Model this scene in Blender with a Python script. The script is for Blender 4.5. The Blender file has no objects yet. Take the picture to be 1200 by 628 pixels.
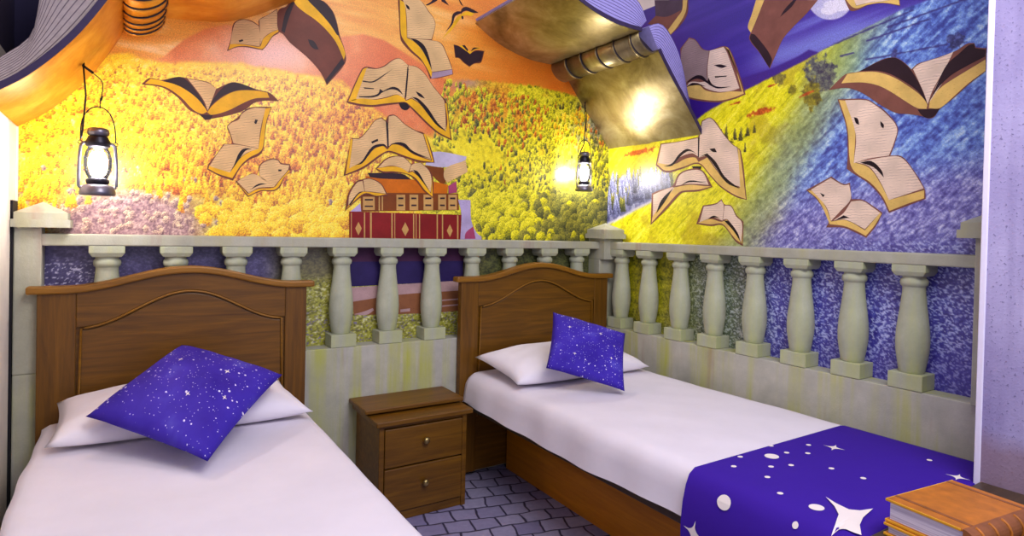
import bpy, bmesh, math, random
import numpy as np
from mathutils import Vector, Matrix

random.seed(7)
scene = bpy.context.scene
COL = scene.collection
PI = math.pi

# ------------------------------------------------------------------ camera
def set_camera():
    yaw, pitch, roll = math.radians(32.71), math.radians(0.70), math.radians(1.29)
    cy, sy, cp, sp = math.cos(yaw), math.sin(yaw), math.cos(pitch), math.sin(pitch)
    f = Vector((sy*cp, cy*cp, -sp)); r = Vector((cy, -sy, 0)); u = r.cross(f)
    c, s = math.cos(roll), math.sin(roll)
    r2, u2 = r*c + u*s, u*c - r*s
    cam = bpy.data.cameras.new('camera')
    cam.sensor_width = 36.0
    cam.lens = 700.07/1200*36.0
    cam.shift_y = -32.6/1200
    cam.clip_start = 0.05
    ob = bpy.data.objects.new('camera', cam)
    M = Matrix(((r2.x, u2.x, -f.x, -2.3955), (r2.y, u2.y, -f.y, -2.6998), (r2.z, u2.z, -f.z, 1.2451), (0, 0, 0, 1)))
    ob.matrix_world = M
    COL.objects.link(ob)
    scene.camera = ob
set_camera()

# ------------------------------------------------------------------ light
scene.view_settings.view_transform = 'Standard'
scene.view_settings.look = 'None'
scene.view_settings.gamma = 1.0
scene.view_settings.use_curve_mapping = False
scene.view_settings.exposure = 0.0
W = bpy.data.worlds.new('room_light'); scene.world = W
W.use_nodes = True
W.node_tree.nodes['Background'].inputs[0].default_value = (0.80, 0.76, 1.0, 1)
W.node_tree.nodes['Background'].inputs[1].default_value = 0.74

def area(name, loc, target, size, power, color):
    l = bpy.data.lights.new(name, 'AREA'); l.energy = power; l.size = size; l.color = color
    o = bpy.data.objects.new(name, l); o.location = loc
    o.rotation_euler = (Vector(target)-Vector(loc)).to_track_quat('-Z', 'Y').to_euler()
    COL.objects.link(o)
area('front_fill_light', (-1.5, -2.6, 2.75), (-1.0, -0.6, 0.4), 1.2, 44, (1.0, 0.96, 0.93))  # unseen fill added from the camera side, no fitted lamp
area('side_lamp_light', (-0.75, -3.0, 2.1), (0.0, -1.3, 0.9), 0.8, 9, (0.66, 0.66, 1.0))
LANTERN_POWER = 50.0

# ------------------------------------------------------------------ colour and material helpers
def lin1(c):
    c /= 255.0
    return c/12.92 if c <= 0.04045 else ((c+0.055)/1.055)**2.4
def lin(r, g, b): return (lin1(r), lin1(g), lin1(b), 1.0)

class NT:
    def __init__(self, name):
        self.m = bpy.data.materials.new(name); self.m.use_nodes = True
        self.t = self.m.node_tree; self.b = self.t.nodes['Principled BSDF']
        self.out = self.t.nodes['Material Output']
    def n(self, kind, **kw):
        nd = self.t.nodes.new(kind)
        for k, v in kw.items():
            if isinstance(k, str) and hasattr(nd, k): setattr(nd, k, v)
        return nd
    def l(self, a, b): self.t.links.new(a, b)
    def set(self, **kw):
        for k, v in kw.items(): self.b.inputs[k.replace('_', ' ')].default_value = v
    def coord(self, which='Object', scale=(1, 1, 1), rot=(0, 0, 0)):
        tc = self.n('ShaderNodeTexCoord'); mp = self.n('ShaderNodeMapping')
        mp.inputs['Scale'].default_value = scale; mp.inputs['Rotation'].default_value = rot
        self.l(tc.outputs[which], mp.inputs['Vector']); return mp.outputs['Vector']
    def noise(self, vec, scale, detail=4, rough=0.55, dist=0.0):
        nd = self.n('ShaderNodeTexNoise')
        nd.inputs['Scale'].default_value = scale; nd.inputs['Detail'].default_value = detail
        nd.inputs['Roughness'].default_value = rough; nd.inputs['Distortion'].default_value = dist
        if vec is not None: self.l(vec, nd.inputs['Vector'])
        return nd.outputs['Fac']
    def ramp(self, fac, stops):
        r = self.n('ShaderNodeValToRGB')
        el = r.color_ramp.elements
        while len(el) < len(stops): el.new(0.5)
        for e, (p, c) in zip(el, stops): e.position = p; e.color = c
        self.l(fac, r.inputs['Fac']); return r.outputs['Color']
    def mix(self, fac, a, b, mode='MIX'):
        m = self.n('ShaderNodeMix'); m.data_type = 'RGBA'; m.blend_type = mode
        for inp, v in ((m.inputs[0], fac), (m.inputs[6], a), (m.inputs[7], b)):
            if hasattr(v, 'is_output'): self.l(v, inp)
            elif isinstance(v, (int, float)): inp.default_value = v
            else: inp.default_value = v
        return m.outputs[2]
    def math(self, op, a, b=0.0):
        m = self.n('ShaderNodeMath'); m.operation = op
        for inp, v in ((m.inputs[0], a), (m.inputs[1], b)):
            if hasattr(v, 'is_output'): self.l(v, inp)
            else: inp.default_value = v
        return m.outputs[0]
    def bump(self, h, strength=0.3, dist=0.01):
        b = self.n('ShaderNodeBump'); b.inputs['Strength'].default_value = strength; b.inputs['Distance'].default_value = dist
        self.l(h, b.inputs['Height']); self.l(b.outputs[0], self.b.inputs['Normal'])
    def base(self, c):
        if hasattr(c, 'is_output'): self.l(c, self.b.inputs['Base Color'])
        else: self.b.inputs['Base Color'].default_value = c

MATS = {}
def plain(name, c, rough=0.6, var=0.12, scale=40, metallic=0.0, spec=0.4):
    t = NT(name); v = t.coord('Object')
    f = t.noise(v, scale, 5)
    d = tuple(x*(1-var) for x in c[:3])+(1,); e = tuple(min(1, x*(1+var)) for x in c[:3])+(1,)
    t.base(t.ramp(f, [(0.3, d), (0.7, e)]))
    t.set(Roughness=rough, Metallic=metallic, Specular_IOR_Level=spec)
    MATS[name] = t.m; return t.m

def wood(name, dark, light, axis='x', rough=0.42):
    t = NT(name)
    sc = {'x': (2, 30, 30), 'z': (30, 30, 2), 'y': (30, 2, 30)}[axis]
    v = t.coord('Object', sc)
    f = t.noise(v, 1.6, 6, 0.6, 0.6)
    g = t.noise(t.coord('Object', tuple(x*5 for x in sc)), 2.0, 3, 0.6)
    c = t.ramp(f, [(0.25, dark), (0.55, tuple((a+b)/2 for a, b in zip(dark, light))), (0.8, light)])
    c = t.mix(t.math('MULTIPLY', g, 0.45), c, dark)
    t.base(c); t.set(Roughness=rough, Specular_IOR_Level=0.4)
    t.bump(g, 0.08, 0.002)
    MATS[name] = t.m; return t.m

WOOD_D, WOOD_L = lin(76, 46, 2), lin(138, 91, 6)
wood('bed_wood', WOOD_D, WOOD_L, 'x'); wood('bed_wood_upright', WOOD_D, WOOD_L, 'z'); wood('base_wood', lin(166, 98, 4), lin(212, 136, 18), 'y')
wood('nightstand_wood', lin(78, 47, 4), lin(138, 93, 12), 'x'); wood('table_wood', lin(52, 40, 28), lin(86, 66, 44), 'x')
wood('cap_wood', lin(110, 70, 8), lin(166, 114, 20), 'x')

def fabric(name, c, rough=0.85):
    t = NT(name); v = t.coord('Object')
    f = t.noise(v, 6, 4); w = t.noise(v, 500, 2)
    t.base(t.ramp(f, [(0.3, tuple(x*0.93 for x in c[:3])+(1,)), (0.75, c)]))
    t.set(Roughness=rough, Specular_IOR_Level=0.15)
    t.bump(t.math('ADD', t.math('MULTIPLY', w, 0.12), f), 0.25, 0.012)
    MATS[name] = t.m
fabric('white_sheet', lin(228, 222, 232)); fabric('white_pillow', lin(236, 230, 238)); fabric('runner_blue', lin(58, 26, 150)); fabric('star_print', lin(236, 226, 222))

def galaxy():
    t = NT('galaxy_fabric')
    tc = t.n('ShaderNodeTexCoord'); uv = tc.outputs['UV']
    f = t.noise(uv, 2.2, 4)
    col = t.ramp(f, [(0.3, lin(44, 22, 140)), (0.55, lin(62, 42, 168)), (0.75, lin(88, 84, 196))])
    def dots(scale, thr, keep):
        vo = t.n('ShaderNodeTexVoronoi'); vo.voronoi_dimensions = '2D'; vo.inputs['Scale'].default_value = scale
        t.l(uv, vo.inputs['Vector'])
        sep = t.n('ShaderNodeSeparateColor'); t.l(vo.outputs['Color'], sep.inputs[0])
        lim = t.math('MULTIPLY', t.math('GREATER_THAN', sep.outputs[0], keep), t.math('MULTIPLY', sep.outputs[1], thr))
        return t.math('LESS_THAN', vo.outputs['Distance'], lim)
    for sc, thr, keep in ((15, 0.13, 0.6), (34, 0.13, 0.62), (8, 0.085, 0.6)):
        col = t.mix(dots(sc, thr, keep), col, lin(226, 220, 244))
    t.base(col); t.set(Roughness=0.75, Specular_IOR_Level=0.2)
    MATS['galaxy_fabric'] = t.m
galaxy()

def stone(name, c, streaks=True, tint=lin(150, 150, 60)):
    t = NT(name); v = t.coord('Object')
    f = t.noise(v, 9, 6, 0.6)
    col = t.ramp(f, [(0.25, tuple(x*0.72 for x in c[:3])+(1,)), (0.75, tuple(min(1, x*1.12) for x in c[:3])+(1,))])
    fine = t.noise(v, 160, 3)
    col = t.mix(t.math('MULTIPLY', fine, 0.35), col, tuple(x*0.6 for x in c[:3])+(1,))
    if streaks:
        s = t.noise(t.coord('Object', (11, 11, 0.5)), 1.3, 3, 0.6)
        k = t.ramp(s, [(0.45, (0, 0, 0, 1)), (0.70, (0.9, 0.9, 0.9, 1))])
        col = t.mix(t.math('MULTIPLY', k, t.ramp(t.noise(v, 4.5, 3), [(0.35, (0.35, 0.35, 0.35, 1)), (0.6, (1, 1, 1, 1))])), col, tint)
        s2 = t.noise(t.coord('Object', (5, 5, 0.7)), 2.1, 3, 0.6)
        k2 = t.ramp(s2, [(0.58, (0, 0, 0, 1)), (0.75, (0.5, 0.5, 0.5, 1))])
        col = t.mix(k2, col, lin(150, 110, 96))
    t.base(col); t.set(Roughness=0.7, Specular_IOR_Level=0.3)
    t.bump(t.math('ADD', f, t.math('MULTIPLY', fine, 0.3)), 0.22, 0.01)
    MATS[name] = t.m
stone('parapet_stone', lin(188, 187, 174), True, lin(176, 180, 66)); stone('baluster_stone', lin(184, 188, 164), True, lin(178, 184, 116)); stone('rail_stone', lin(180, 180, 162), True, lin(170, 168, 130))

def gold(name, a, b, c, rough, met=0.75):
    t = NT(name); v = t.coord('Object')
    f = t.noise(v, 5, 7, 0.65, 0.5); g = t.noise(v, 45, 5, 0.6)
    col = t.ramp(f, [(0.3, a), (0.5, b), (0.72, c)])
    col = t.mix(t.math('MULTIPLY', g, 0.35), col, a)
    t.base(col); t.set(Metallic=met, Specular_IOR_Level=0.5)
    t.l(t.math('ADD', t.math('MULTIPLY', g, 0.18), rough), t.b.inputs['Roughness'])
    t.bump(g, 0.12, 0.006); MATS[name] = t.m
gold('aged_gold', lin(112, 96, 60), lin(164, 148, 104), lin(208, 196, 158), 0.25)
gold('orange_gold', lin(196, 112, 10), lin(226, 146, 26), lin(246, 184, 70), 0.34, 0.35)
plain('book_line', lin(36, 26, 42), 0.6); plain('page_lilac', lin(158, 150, 214), 0.7, 0.08, 60); plain('page_grey', lin(172, 158, 158), 0.7, 0.1, 60)
plain('page_line', lin(104, 94, 150), 0.7); plain('page_grey_line', lin(108, 96, 104), 0.7); plain('cover_board', lin(48, 34, 74), 0.6)

plain('black_metal', lin(44, 42, 50), 0.35, 0.2, 60, 0.8); plain('grey_metal', lin(120, 116, 126), 0.32, 0.2, 40, 0.85)
plain('brass', lin(170, 150, 96), 0.3, 0.1, 40, 0.9)
plain('cream_plaster', lin(232, 222, 206), 0.75, 0.06, 12); plain('cavity_shade_navy', lin(38, 32, 66), 0.8, 0.1, 20)
plain('white_trim', lin(226, 220, 240), 0.5, 0.03)
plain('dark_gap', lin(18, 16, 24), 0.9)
plain('book_leather', lin(176, 104, 26), 0.5, 0.22, 30); plain('book_spine', lin(132, 78, 38), 0.5, 0.25, 30); plain('book_gilt', lin(222, 160, 36), 0.45, 0.15, 30)

def paper_block():
    t = NT('paper_edges'); v = t.coord('Object', (4, 4, 260))
    f = t.noise(v, 1.0, 2); t.base(t.ramp(f, [(0.35, lin(176, 168, 196)), (0.6, lin(222, 216, 232))])); t.set(Roughness=0.8)
    MATS['paper_edges'] = t.m
paper_block()

def wall_stone():
    t = NT('lavender_stone'); v = t.coord('Object')
    f = t.noise(v, 3, 6, 0.6); g = t.noise(v, 90, 3); s = t.noise(t.coord('Object', (8, 8, 0.6)), 1.6, 4)
    col = t.ramp(f, [(0.3, lin(142, 132, 178)), (0.7, lin(178, 170, 208))])
    col = t.mix(t.ramp(s, [(0.45, (0, 0, 0, 1)), (0.7, (0.55, 0.55, 0.55, 1))]), col, lin(122, 112, 156))
    pits = t.noise(v, 120, 2, 0.5)
    col = t.mix(t.ramp(pits, [(0.62, (0, 0, 0, 1)), (0.68, (0.7, 0.7, 0.7, 1))]), col, lin(100, 92, 130))
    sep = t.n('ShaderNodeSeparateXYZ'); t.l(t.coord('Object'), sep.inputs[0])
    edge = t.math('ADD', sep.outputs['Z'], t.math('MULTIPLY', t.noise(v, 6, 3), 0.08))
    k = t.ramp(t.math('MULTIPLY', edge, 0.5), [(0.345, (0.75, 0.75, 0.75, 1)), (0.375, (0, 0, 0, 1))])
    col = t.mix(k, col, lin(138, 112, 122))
    t.base(col); t.set(Roughness=0.75, Specular_IOR_Level=0.25); t.bump(t.math('ADD', f, t.math('MULTIPLY', pits, 0.4)), 0.3, 0.01)
    MATS['lavender_stone'] = t.m
wall_stone()

def cobbles():
    t = NT('cobblestone'); v = t.coord('Object', (1, 1, 1), (0, 0, math.radians(14)))
    dn = t.n('ShaderNodeTexNoise'); dn.inputs['Scale'].default_value = 7; t.l(v, dn.inputs['Vector'])
    off = t.mix(0.05, v, dn.outputs['Color'], 'ADD')
    br = t.n('ShaderNodeTexBrick'); t.l(off, br.inputs['Vector'])
    br.inputs['Scale'].default_value = 1.0; br.inputs['Brick Width'].default_value = 0.115; br.inputs['Row Height'].default_value = 0.098
    br.inputs['Mortar Size'].default_value = 0.006; br.inputs['Mortar Smooth'].default_value = 0.6; br.offset = 0.45
    br.inputs['Color1'].default_value = lin(168, 162, 194); br.inputs['Color2'].default_value = lin(134, 128, 168); br.inputs['Mortar'].default_value = lin(44, 38, 62)
    g = t.noise(v, 40, 5)
    t.base(t.mix(t.math('MULTIPLY', g, 0.5), br.outputs['Color'], lin(72, 66, 100)))
    t.set(Roughness=0.6); t.bump(t.math('ADD', t.math('MULTIPLY', br.outputs['Fac'], -1.0), t.math('MULTIPLY', g, 0.4)), 0.6, 0.01)
    MATS['cobblestone'] = t.m
cobbles()

def glass():
    t = NT('lantern_glass'); t.t.nodes.remove(t.b)
    tr = t.n('ShaderNodeBsdfTransparent'); gl = t.n('ShaderNodeBsdfGlossy'); gl.inputs['Roughness'].default_value = 0.08
    fr = t.n('ShaderNodeFresnel'); fr.inputs[0].default_value = 1.35
    mx = t.n('ShaderNodeMixShader'); t.l(fr.outputs[0], mx.inputs[0]); t.l(tr.outputs[0], mx.inputs[1]); t.l(gl.outputs[0], mx.inputs[2])
    t.l(mx.outputs[0], t.out.inputs[0]); MATS['lantern_glass'] = t.m
    e = NT('glowing_bulb'); e.set(Emission_Color=(1, 0.95, 1.0, 1), Emission_Strength=22.0); e.base((1, 1, 1, 1)); MATS['glowing_bulb'] = e.m
glass()

def mural_mat(name):
    t = NT(name)
    a = t.n('ShaderNodeAttribute'); a.attribute_name = 'print'
    f = t.noise(t.coord('Object'), 210, 3, 0.7)
    k = t.ramp(f, [(0.3, (0.72, 0.72, 0.72, 1)), (0.7, (1.3, 1.3, 1.3, 1))])
    t.base(t.mix(1.0, a.outputs['Color'], k, 'MULTIPLY')); t.set(Roughness=0.38, Specular_IOR_Level=0.7)
    MATS[name] = t.m
mural_mat('mural_print')

def ink_page(name, c, line, writing=False):
    t = NT(name); v = t.coord('Object')
    f = t.noise(v, 13, 4); col = t.ramp(f, [(0.3, tuple(x*0.72 for x in c[:3])+(1,)), (0.68, c)])
    if writing:
        w = t.n('ShaderNodeTexWave'); w.wave_type = 'BANDS'; w.bands_direction = 'Z'
        w.inputs['Scale'].default_value = 30; w.inputs['Distortion'].default_value = 3.2; w.inputs['Detail'].default_value = 3; w.inputs['Detail Scale'].default_value = 1.6
        t.l(t.coord('Object', (1, 1, 1), (0, 0.25, 0)), w.inputs['Vector'])
        k = t.math('MULTIPLY', t.ramp(w.outputs['Fac'], [(0.86, (0, 0, 0, 1)), (0.95, (0.45, 0.45, 0.45, 1))]), t.ramp(t.noise(v, 26, 3), [(0.42, (0, 0, 0, 1)), (0.55, (1, 1, 1, 1))]))
        col = t.mix(k, col, line)
    else:
        s = t.noise(t.coord('Object', (60, 60, 150)), 1.5, 3, 0.7)
        col = t.mix(t.ramp(s, [(0.60, (0, 0, 0, 1)), (0.66, (0.5, 0.5, 0.5, 1))]), col, line)
    t.base(col); t.set(Roughness=0.42, Specular_IOR_Level=0.2); MATS[name] = t.m
ink_page('print_page', lin(232, 192, 134), lin(104, 70, 50), True); ink_page('print_page_right', lin(244, 218, 196), lin(128, 98, 104), True)
ink_page('print_shade', lin(158, 134, 132), lin(86, 68, 82), True); ink_page('print_edge', lin(246, 186, 30), lin(206, 136, 30)); ink_page('print_edge_right', lin(238, 200, 112), lin(190, 140, 66))
ink_page('print_cover', lin(118, 62, 48), lin(92, 44, 40)); ink_page('print_cover_right', lin(136, 86, 74), lin(108, 66, 64))
for nm, c in (('ink', (34, 22, 30)), ('dark', (52, 34, 42)), ('foot', (176, 150, 170)), ('leather', (128, 66, 22)), ('white', (206, 196, 222)), ('orange', (214, 112, 10)),
              ('magenta', (172, 70, 110)), ('gold', (206, 160, 92)), ('red', (136, 30, 30)), ('lilac', (188, 172, 214)), ('plum', (80, 42, 74)), ('navy', (50, 38, 92)),
              ('pale', (196, 160, 158)), ('wood', (150, 96, 62)), ('dim', (88, 70, 84))):
    ink_page('print_'+nm, lin(*c), lin(*[x*0.72 for x in c]))

# ------------------------------------------------------------------ mesh helpers
def mesh_obj(name, bm, mats, parent=None, smooth=False, bevel=0.0):
    bmesh.ops.recalc_face_normals(bm, faces=bm.faces[:])
    me = bpy.data.meshes.new(name); bm.to_mesh(me); bm.free()
    for m in (mats if isinstance(mats, (list, tuple)) else [mats]): me.materials.append(MATS[m])
    if smooth:
        for p in me.polygons: p.use_smooth = True
    o = bpy.data.objects.new(name, me); COL.objects.link(o)
    if parent: o.parent = parent
    if bevel:
        md = o.modifiers.new('bevel', 'BEVEL'); md.width = bevel; md.segments = 2; md.limit_method = 'ANGLE'; md.angle_limit = math.radians(40)
    return o
def thing(name, label, cat, loc=(0, 0, 0), group=None):
    o = bpy.data.objects.new(name, None); COL.objects.link(o); o.location = loc; o.empty_display_size = 0.1
    return tag(o, label, cat, group)
def tag(o, label, cat, group=None):
    o['label'] = label; o['category'] = cat
    if group: o['group'] = group
    return o
def structure(o): o['kind'] = 'structure'; return o
def box(bm, x0, x1, y0, y1, z0, z1, mi=0):
    vs = [bm.verts.new((x, y, z)) for x in (x0, x1) for y in (y0, y1) for z in (z0, z1)]
    for f in ((0, 1, 3, 2), (4, 6, 7, 5), (0, 4, 5, 1), (2, 3, 7, 6), (0, 2, 6, 4), (1, 5, 7, 3)):
        fc = bm.faces.new([vs[i] for i in f]); fc.material_index = mi
    return vs
def B(): return bmesh.new()
def box_obj(name, dims, mat, parent=None, bevel=0.0):
    bm = B(); box(bm, *dims); return mesh_obj(name, bm, mat, parent, False, bevel)
def tube(bm, pts, r, seg=8, closed=False, mi=0):
    pts = [Vector(p) for p in pts]; rings = []; n = len(pts)
    for i, p in enumerate(pts):
        a = pts[i-1] if (i > 0 or closed) else p; b = pts[(i+1) % n] if (i < n-1 or closed) else p
        d = (b-a).normalized(); up = Vector((0, 0, 1)) if abs(d.z) < 0.9 else Vector((1, 0, 0))
        s = d.cross(up).normalized(); t = s.cross(d)
        rings.append([bm.verts.new(p+(s*math.cos(2*PI*k/seg)+t*math.sin(2*PI*k/seg))*r) for k in range(seg)])
    m = n if closed else n-1
    for i in range(m):
        A, Bq = rings[i], rings[(i+1) % n]
        for k in range(seg):
            f = bm.faces.new((A[k], A[(k+1) % seg], Bq[(k+1) % seg], Bq[k])); f.material_index = mi; f.smooth = True
    if not closed:
        bm.faces.new(rings[0]); bm.faces.new(rings[-1][::-1])
def lathe(bm, prof, cx=0, cy=0, seg=20, sq=1.0, mi=0):
    rings = []
    for r, z in prof:
        rings.append([bm.verts.new((cx+r*math.cos(2*PI*k/seg), cy+sq*r*math.sin(2*PI*k/seg), z)) for k in range(seg)])
    for A, Bq in zip(rings, rings[1:]):
        for k in range(seg):
            f = bm.faces.new((A[k], A[(k+1) % seg], Bq[(k+1) % seg], Bq[k])); f.smooth = True; f.material_index = mi
    bm.faces.new(rings[0]); bm.faces.new(rings[-1][::-1])
def catmull(P, n=5):
    P = [Vector((p[0], p[1], 0)) if len(p) == 2 else Vector(p) for p in P]; out = []
    for i in range(len(P)-1):
        a, b, c, d = P[max(i-1, 0)], P[i], P[i+1], P[min(i+2, len(P)-1)]
        for k in range(n):
            t = k/n
            out.append(0.5*((2*b)+(c-a)*t+(2*a-5*b+4*c-d)*t*t+(3*b-a-3*c+d)*t**3))
    out.append(P[-1]); return out

# ------------------------------------------------------------------ room shell
def room():
    structure(box_obj('floor', (-2.9, 0.4, -4.2, 0.25, -0.06, 0.0), 'cobblestone'))
    structure(box_obj('wall_back', (-2.9, 0.25, 0.101, 0.25, 0.0, 3.0), 'cream_plaster'))
    structure(box_obj('wall_right', (0.101, 0.25, -1.97, 0.101, 0.0, 3.0), 'cream_plaster'))
    bm = B(); box(bm, -2.9, -2.742, -1.2, 0.101, 0.0, 1.80); structure(mesh_obj('wall_left', bm, 'cream_plaster'))
    bm = B(); box(bm, -2.9, -2.742, -1.2, 0.101, 1.80, 3.0); box(bm, -2.742, -2.655, 0.03, 0.0985, 1.86, 3.0); structure(mesh_obj('cavity_shade', bm, 'cavity_shade_navy'))  # upper left wall and an added box, coloured dark as the cavity's shade
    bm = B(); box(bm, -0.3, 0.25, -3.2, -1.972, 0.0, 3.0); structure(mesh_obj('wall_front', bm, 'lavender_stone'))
    structure(box_obj('trim_1', (-0.303, -0.289, -1.988, -1.9715, 0.0, 3.0), 'white_trim', None, 0.003))
    # narrow dark strip put in as the gap's shade where the balustrade panel ends at the left wall
    structure(box_obj('gap_shade', (-2.7425, -2.7352, -0.012, 0.1, 0.0, 1.32), 'dark_gap'))
room()

# ------------------------------------------------------------------ giant books over the beds
def offset(P, t, up=1):
    out = []
    for i, p in enumerate(P):
        a, b = P[max(i-1, 0)], P[min(i+1, len(P)-1)]; d = (b-a).normalized()
        n = Vector((-d.y, d.x, 0))
        if n.y < 0: n = -n
        out.append(p+n*t*up)
    return out
def sheet_solid(bm, lo, hi, y0, y1):
    A = [[bm.verts.new((p.x, y, p.y)) for p in L] for L in (lo, hi) for y in (y0, y1)]
    n = len(lo)
    for i in range(n-1):
        for a, b in ((0, 1), (2, 3), (0, 2), (1, 3)):
            f = bm.faces.new((A[a][i], A[a][i+1], A[b][i+1], A[b][i]))
    for e in (0, n-1): bm.faces.new((A[0][e], A[1][e], A[3][e], A[2][e]))
def giant_book(label, left, right, spine_ends, bulge, gut, upL, upR, y0, y1, goldm, pagem, bands):
    t = thing('giant_book', label, 'book', ((spine_ends[0][0]+spine_ends[1][0])/2, (y0+y1)/2, spine_ends[0][1]))
    off = Vector(t.location)
    def part(name, bm, m, par=t, smooth=True):
        bmesh.ops.translate(bm, verts=bm.verts[:], vec=-off); o = mesh_obj(name, bm, m, par, smooth); return o
    for nm, prof, up in (('cover', left, upL), ('cover', right, upR)):
        lo = catmull(prof); hi = offset(lo, 0.016)
        bm = B(); sheet_solid(bm, lo, hi, y0, y1); o = part(nm, bm, goldm, t, False)
        # dark board edge around the near end of the cover
        lo2, hi2 = offset(lo, 0.001), offset(lo, 0.019)
        bm = B(); sheet_solid(bm, lo2, hi2, y1-0.004, y1+0.002); part('cover_edge', bm, 'cover_board', t, False)
        upc = catmull(up); m = len(lo)
        # resample the upper contour to the same count
        L = [0]
        for a, b in zip(upc, upc[1:]): L.append(L[-1]+(b-a).length)
        hi = offset(lo, 0.0165); res = []
        for i in range(m):
            s = L[-1]*i/(m-1); k = 0
            while k < len(L)-2 and L[k+1] < s: k += 1
            res.append(upc[k].lerp(upc[k+1], (s-L[k])/max(1e-6, L[k+1]-L[k])))
        bm = B(); N = 22; ye = y1+0.012; rows = []
        for j in range(N+1):
            w = (j//2)/(N/2)+(0.82/(N/2) if j % 2 else 0)
            rows.append([bm.verts.new((h.x+(u.x-h.x)*w, ye+0.0015*(j % 2), h.y+(u.y-h.y)*w)) for h, u in zip(hi, res)])
        for j in range(N):
            for i in range(m-1):
                f = bm.faces.new((rows[j][i], rows[j][i+1], rows[j+1][i+1], rows[j+1][i])); f.material_index = 1 if j % 2 else 0
        back = [bm.verts.new((u.x, y0, u.y)) for u in res]
        for i in range(m-1): bm.faces.new((rows[N][i], rows[N][i+1], back[i+1], back[i]))
        for e in (0, m-1):
            q = bm.verts.new((hi[e].x, y0, hi[e].y))
            bm.faces.new([r[e] for r in rows]+[back[e], q])
        o = part('page_block', bm, [pagem, 'page_grey_line' if pagem == 'page_grey' else 'page_line'], t, False)
    # spine: half round shell between the covers
    a, b = Vector((spine_ends[0][0], spine_ends[0][1], 0)), Vector((spine_ends[1][0], spine_ends[1][1], 0))
    d = (b-a); n = Vector((d.y, -d.x, 0)).normalized(); 
    if n.y > 0: n = -n
    arc = []
    for k in range(15):
        th = PI*k/14; arc.append(a.lerp(b, 0.5-0.5*math.cos(th))+n*bulge*math.sin(th))
    bm = B(); sheet_solid(bm, arc, [a.lerp(b, 0.5-0.5*math.cos(PI*k/14)*0.96)+n*(bulge-0.012)*math.sin(PI*k/14) for k in range(15)], y0, y1+0.01)
    sp = part('spine', bm, goldm, t, True)
    bm = B()
    cap = [a.lerp(b, 0.5-0.5*math.cos(PI*k/14)*0.95)+n*(bulge-0.01)*math.sin(PI*k/14) for k in range(15)]
    bm.faces.new([bm.verts.new((p.x, y1+0.03, p.y)) for p in cap]); part('spine_lining', bm, 'book_line', t, False)
    for yb in bands:
        bm = B(); pts = [Vector((p.x+n.x*0.003, yb, p.y+n.y*0.003)) for p in arc]
        tube(bm, pts, 0.006, 6); o = part('spine_band', bm, goldm, t)
        bm = B(); pts = [Vector((p.x+n.x*0.002, yb-0.008, p.y+n.y*0.002)) for p in arc]
        tube(bm, pts, 0.0036, 6); o2 = mesh_obj('band_line', bm, 'book_line', None, True)
        bm = None
        o2.parent = o; o2.matrix_parent_inverse = Matrix.Translation(-off)
    return t
giant_book('giant open gold book sculpture hanging under the ceiling in the room corner',
           [(-0.86, 2.352), (-0.74, 2.285), (-0.625, 2.246), (-0.49, 2.222), (-0.345, 2.221)],
           [(-0.232, 2.152), (-0.15, 2.052), (-0.067, 1.963), (0.02, 1.868), (0.098, 1.777)],
           ((-0.352, 2.222), (-0.228, 2.150)), 0.045, (-0.285, 2.262),
           [(-0.86, 2.375), (-0.74, 2.385), (-0.50, 2.405), (-0.36, 2.367), (-0.30, 2.285)],
           [(-0.283, 2.262), (-0.22, 2.290), (-0.155, 2.267), (-0.06, 2.15), (0.03, 1.91), (0.098, 1.80)],
           0.099, -0.61, 'aged_gold', 'page_lilac', (-0.03, -0.16, -0.29, -0.42, -0.54))
giant_book('giant open orange-gold book sculpture above the left bed by the left wall',
           [(-2.738, 1.590), (-2.642, 1.665), (-2.54, 1.785), (-2.461, 1.913), (-2.418, 2.005)],
           [(-2.297, 2.075), (-2.262, 2.080), (-2.16, 2.092), (-2.06, 2.110), (-1.942, 2.163), (-1.783, 2.258)],
           ((-2.420, 2.0), (-2.292, 2.076)), 0.045, (-2.36, 2.155),
           [(-2.74, 1.675), (-2.705, 1.711), (-2.64, 1.783), (-2.622, 1.884), (-2.60, 2.03), (-2.50, 2.17), (-2.37, 2.15)],
           [(-2.35, 2.15), (-2.26, 2.24), (-2.1, 2.24), (-1.94, 2.22), (-1.80, 2.27)],
           0.099, -0.50, 'orange_gold', 'page_grey', (0.06, 0.0, -0.07, -0.16, -0.26, -0.36, -0.45))

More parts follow.
